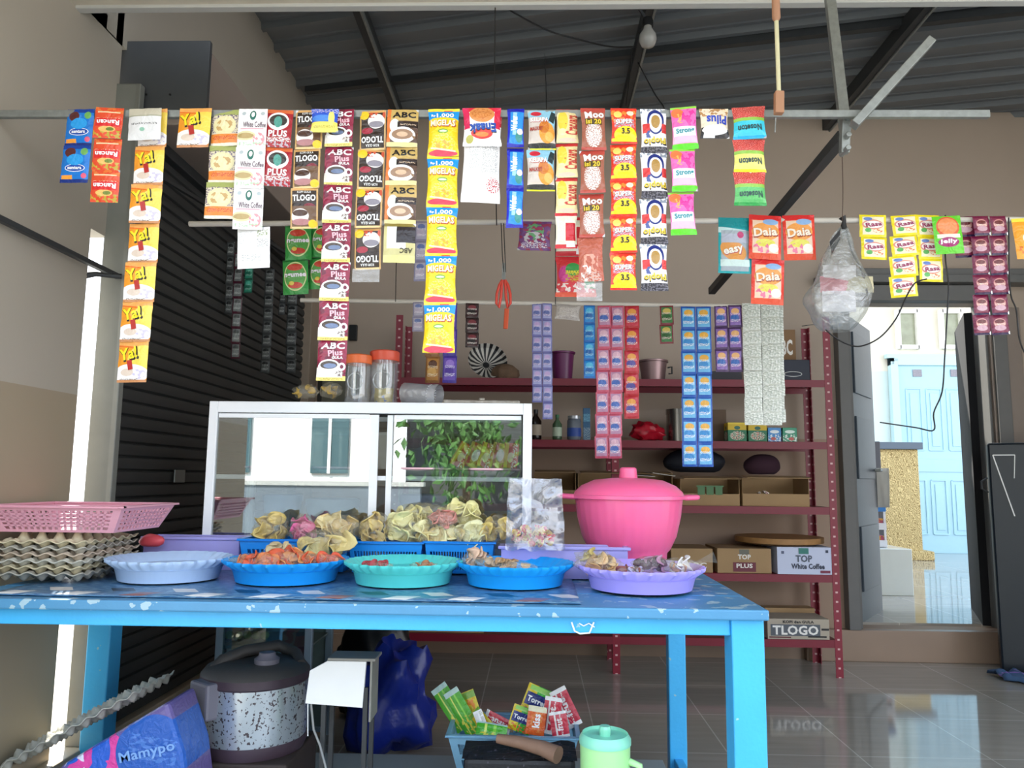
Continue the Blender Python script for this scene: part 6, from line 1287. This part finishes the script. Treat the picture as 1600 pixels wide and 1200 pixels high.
strip('narrow deep blue shampoo strip left of the pink ones', 'shampoo_azure', 921, 921, 18, 477, 591, 4, H1, group=GCn)
strip('long double strip of pinkish shampoo sachets reaching down to the pink pot', 'shampoo_pink', 954, 949, 42, 478, 716, 7, H1 - .005, cols=2, group=GCn)
strip('single red shampoo strip right of the pinkish ones', 'shampoo_red', 987, 986, 23, 478, 654, 5, H1, group=GCn)
strip('two small green and maroon sachets', 'shampoo_green', 1041, 1040, 21, 478, 537, 2, H1, group=GCn)
strip('long double strip of bright blue shampoo sachets', 'shampoo_blue', 1087, 1090, 48, 479, 729, 7, H1 - .005, cols=2, group=GCn)
strip('short double strip of violet shampoo sachets', 'shampoo_violet', 1137, 1138, 43, 477, 581, 3, H1, cols=2, group=GCn)
strip('wide silver foil sachet sheets hanging at the right of the rear pipe', 'foil', 1188, 1193, 58, 474, 664, 9, H1 - .01, cols=2, group=GCn)
strip('second silver foil sheet just behind the first', 'foil', 1204, 1208, 38, 476, 660, 9, H1 + .012, cols=1, group=GCn)
strip('brown sachets under the last yellow noodle pack', 'shampoo_brown', 677, 677, 23, 476, 598, 3, H1, group=GCn)
strip('deep purple sachets under the last yellow noodle pack', 'shampoo_purple', 704, 703, 22, 473, 598, 3, H1 - .004, group=GCn)
strip('pale grey strip left of the brown sachets on the rear pipe', 'mauve_strip', 654, 652, 18, 472, 518, 2, H1, group=GCn)
tag(B().box((WX + .045, 3.05, P(276, 744, 3.05).z), (.006, .09, .05)).build('lock_plate', mat('lock plate', '#8a8d88', .4, .5), bevel=.002), 'small grey lock plate on the dark shutter above the egg trays', 'lock')
# strips hanging beside the shutter, their print darkened to stand for shade
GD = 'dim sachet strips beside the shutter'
dr_ = tag(B().bar((WX + .12, 2.6, P(370, 372, 3.3).z), (WX + .2, 4.5, P(450, 420, 4.3).z), .014, .014, M_dark).build('side_rail_bar', None), 'dark rail along the shutter holding the dim sachet strips', 'rail')
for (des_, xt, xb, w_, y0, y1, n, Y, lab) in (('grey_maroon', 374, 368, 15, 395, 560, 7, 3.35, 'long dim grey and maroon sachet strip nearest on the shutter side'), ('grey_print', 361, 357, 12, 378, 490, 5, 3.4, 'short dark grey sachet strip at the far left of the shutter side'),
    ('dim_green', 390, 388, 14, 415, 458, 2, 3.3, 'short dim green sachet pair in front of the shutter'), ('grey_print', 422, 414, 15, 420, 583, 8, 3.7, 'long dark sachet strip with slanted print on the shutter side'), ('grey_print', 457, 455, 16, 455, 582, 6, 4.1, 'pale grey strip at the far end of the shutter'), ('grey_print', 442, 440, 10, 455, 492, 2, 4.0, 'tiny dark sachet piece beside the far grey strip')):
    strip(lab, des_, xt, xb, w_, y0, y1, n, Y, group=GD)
# loose packs in the basket under the table
def loose(des_, px, py, wpx, hpx, Y, rot, label, tilt=0):
    c_ = P(px, py, Y); r = tag(empty('loose_packet', c_), label, 'packet', 'packets in the basket under the table')
    o = packet_mesh('packet', des_, S(wpx, Y), S(hpx, Y), r, seed=px * .1); o.location = (0, 0, S(hpx, Y) / 2); r.rotation_euler = (tilt, math.radians(rot), 0); return r
D('lime', '#4fae2c', [('r', .3, .5, .04, .5, '#d9e86a'), ('r', .6, .5, .05, .5, '#8fd84a'), ('r', .5, .95, .5, .06, '#b9d8d0'), ('e', .5, .2, .4, .2, '#e8d84a', 0, 6)])
D('gold', '#d9c22c', [('r', .5, .5, .3, .3, '#e88a2c', 0, 5), ('r', .5, .9, .5, .08, '#7fae3c')])
D('greenteal', '#3fae3c', [('r', .2, .5, .2, .5, '#e4c92c'), ('r', .5, .55, .44, .2, '#24307a'), ('r', .5, .15, .5, .14, '#e0703a', 0, 7), ('r', .5, .9, .4, .08, '#9fd86a')], [('Torren', .5, .55, .76, .18, 0, W)])
D('redstripe', '#c8384a', [('r', .3, .5, .05, .5, '#efe6e2'), ('r', .6, .5, .05, .5, '#efe6e2', 0, 9), ('r', .5, .95, .5, .06, '#f2f0ee'), ('r', .5, .05, .5, .05, '#f2f0ee')], [('frut', .5, .5, .4, .2, 90, '#f4e8e6')])
D('orangefruit', '#e2642c', [('r', .5, .5, .3, .4, '#e88a4a', 0, 5), ('r', .5, .9, .5, .1, '#f0e8c4')], [('kiss', .5, .5, .4, .2, 90, W)])
for a_ in ((('lime', 705, 1105, 26, 72, 2.46, -38, 'tall lime green packet sticking out at the left of the basket', -.2)), ('lime', 722, 1112, 24, 70, 2.44, -34, 'second lime green packet just right of the tall one', -.15), ('gold', 738, 1112, 24, 60, 2.46, -22, 'golden packet leaning among the green ones', -.2),
           ('gold', 752, 1125, 20, 36, 2.42, -50, 'small yellow packet lying by the golden one', -.4), ('lime', 768, 1142, 46, 22, 2.36, 8, 'flat yellow green packet at the front rim of the basket', -.5), ('whiteback', 752, 1128, 14, 34, 2.4, -25, 'thin white packet between the green and pink ones', -.2), ('redstripe', 778, 1128, 20, 44, 2.42, -70, 'pale pink packet lying flat in the middle', -.3),
           ('greenteal', 838, 1098, 40, 46, 2.46, 22, 'green packet with a dark blue name band', -.2), ('greenteal', 815, 1124, 34, 36, 2.4, 18, 'lower green packet in the basket in front of the larger one', -.2), ('orangefruit', 838, 1126, 28, 40, 2.38, 8, 'orange packet at the centre right of the basket', -.2),
           ('redstripe', 862, 1118, 26, 52, 2.4, 8, 'red striped packet left of the tall leaning one', -.15), ('redstripe', 884, 1106, 26, 58, 2.44, -28, 'tall red striped packet leaning out at the right of the basket', -.2), ('redstripe', 874, 1132, 26, 36, 2.36, -10, 'small red striped packet at the right rim', -.2)): loose(*a_)

# ================================================================== ACROSS THE YARD (seen only as a reflection in the cabinet glass)
fc = tag(empty('white_house', (-6.5, -8.0, 0)), 'white house front across the yard, mirrored in the cabinet glass', 'house')
k = B().box((0, 0, 1.9), (8.2, .3, 3.8)); k.build('wall', mat('white house paint', '#eceae4', .7, var=.05), fc)
B().box((0, .2, 3.8), (8.6, 1.0, .2)).build('roof_edge', mat('house roof', '#7d6a60', .7), fc)
for x_ in (-.6, 1.45, 3.1):
    B().box((x_, .17, 1.75), (.62, .06, 1.3)).build('window', mat('house window', '#3f5f66', .2), fc); B().box((x_, .19, 1.75), (.05, .06, 1.3)).build('window_bar', M_white, fc)
k = B(); rnd = random.Random(5)
tag(B().box((1.9, -9.0, 1.6), (8.4, .25, 3.2)).build('dark_reflection_wall', mat('dark reflection wall', '#3f4444', .8, var=.3, vs=2)), 'dark grey wall added right of the white house to darken the cabinet reflection', 'wall')  # invented wall, gives the right cabinet pane something dark to reflect
hg = tag(empty('garden_shrub', (-1.1, -7.2, 0)), 'leafy garden shrub across the yard beside the white house', 'shrub')
k = B()
for i in range(900):
    p_ = Vector((rnd.gauss(0, .4), rnd.gauss(0, .3), 1.9 + rnd.gauss(0, .6))); p_.z = max(.1, p_.z); e = Euler((rnd.uniform(0, 6), rnd.uniform(0, 6), rnd.uniform(0, 6))).to_matrix()
    k.add([p_ + e @ Vector(v) for v in ((-.1, 0, 0), (0, .05, .02), (.12, 0, 0), (0, -.05, .02))], [(0, 1, 2, 3)])
k.build('foliage', mat('shrub leaves', '#3f6a2c', .6, var=.4, vs=3), hg)
B().tube([(0, 0, 0), (.05, 0, .8), (0, 0, 1.6)], .07).build('trunk', mat('bark', '#5a4a3a', .9), hg)

lf = tag(empty('low_reflection_wall', (-3.9, -6.0, 0)), 'low slate blue wall with a coping, added to darken the lower cabinet reflection', 'added wall')  # invented wall, darkens the lower half of the reflection in the glass
B().box((0, 0, .46), (4.6, .14, .92)).build('wall_body', mat('slate wall paint', '#66727c', .7, var=.3, vs=2), lf)
B().box((0, 0, .95), (4.7, .2, .06)).build('coping', mat('pale coping', '#a9aca8', .7), lf)
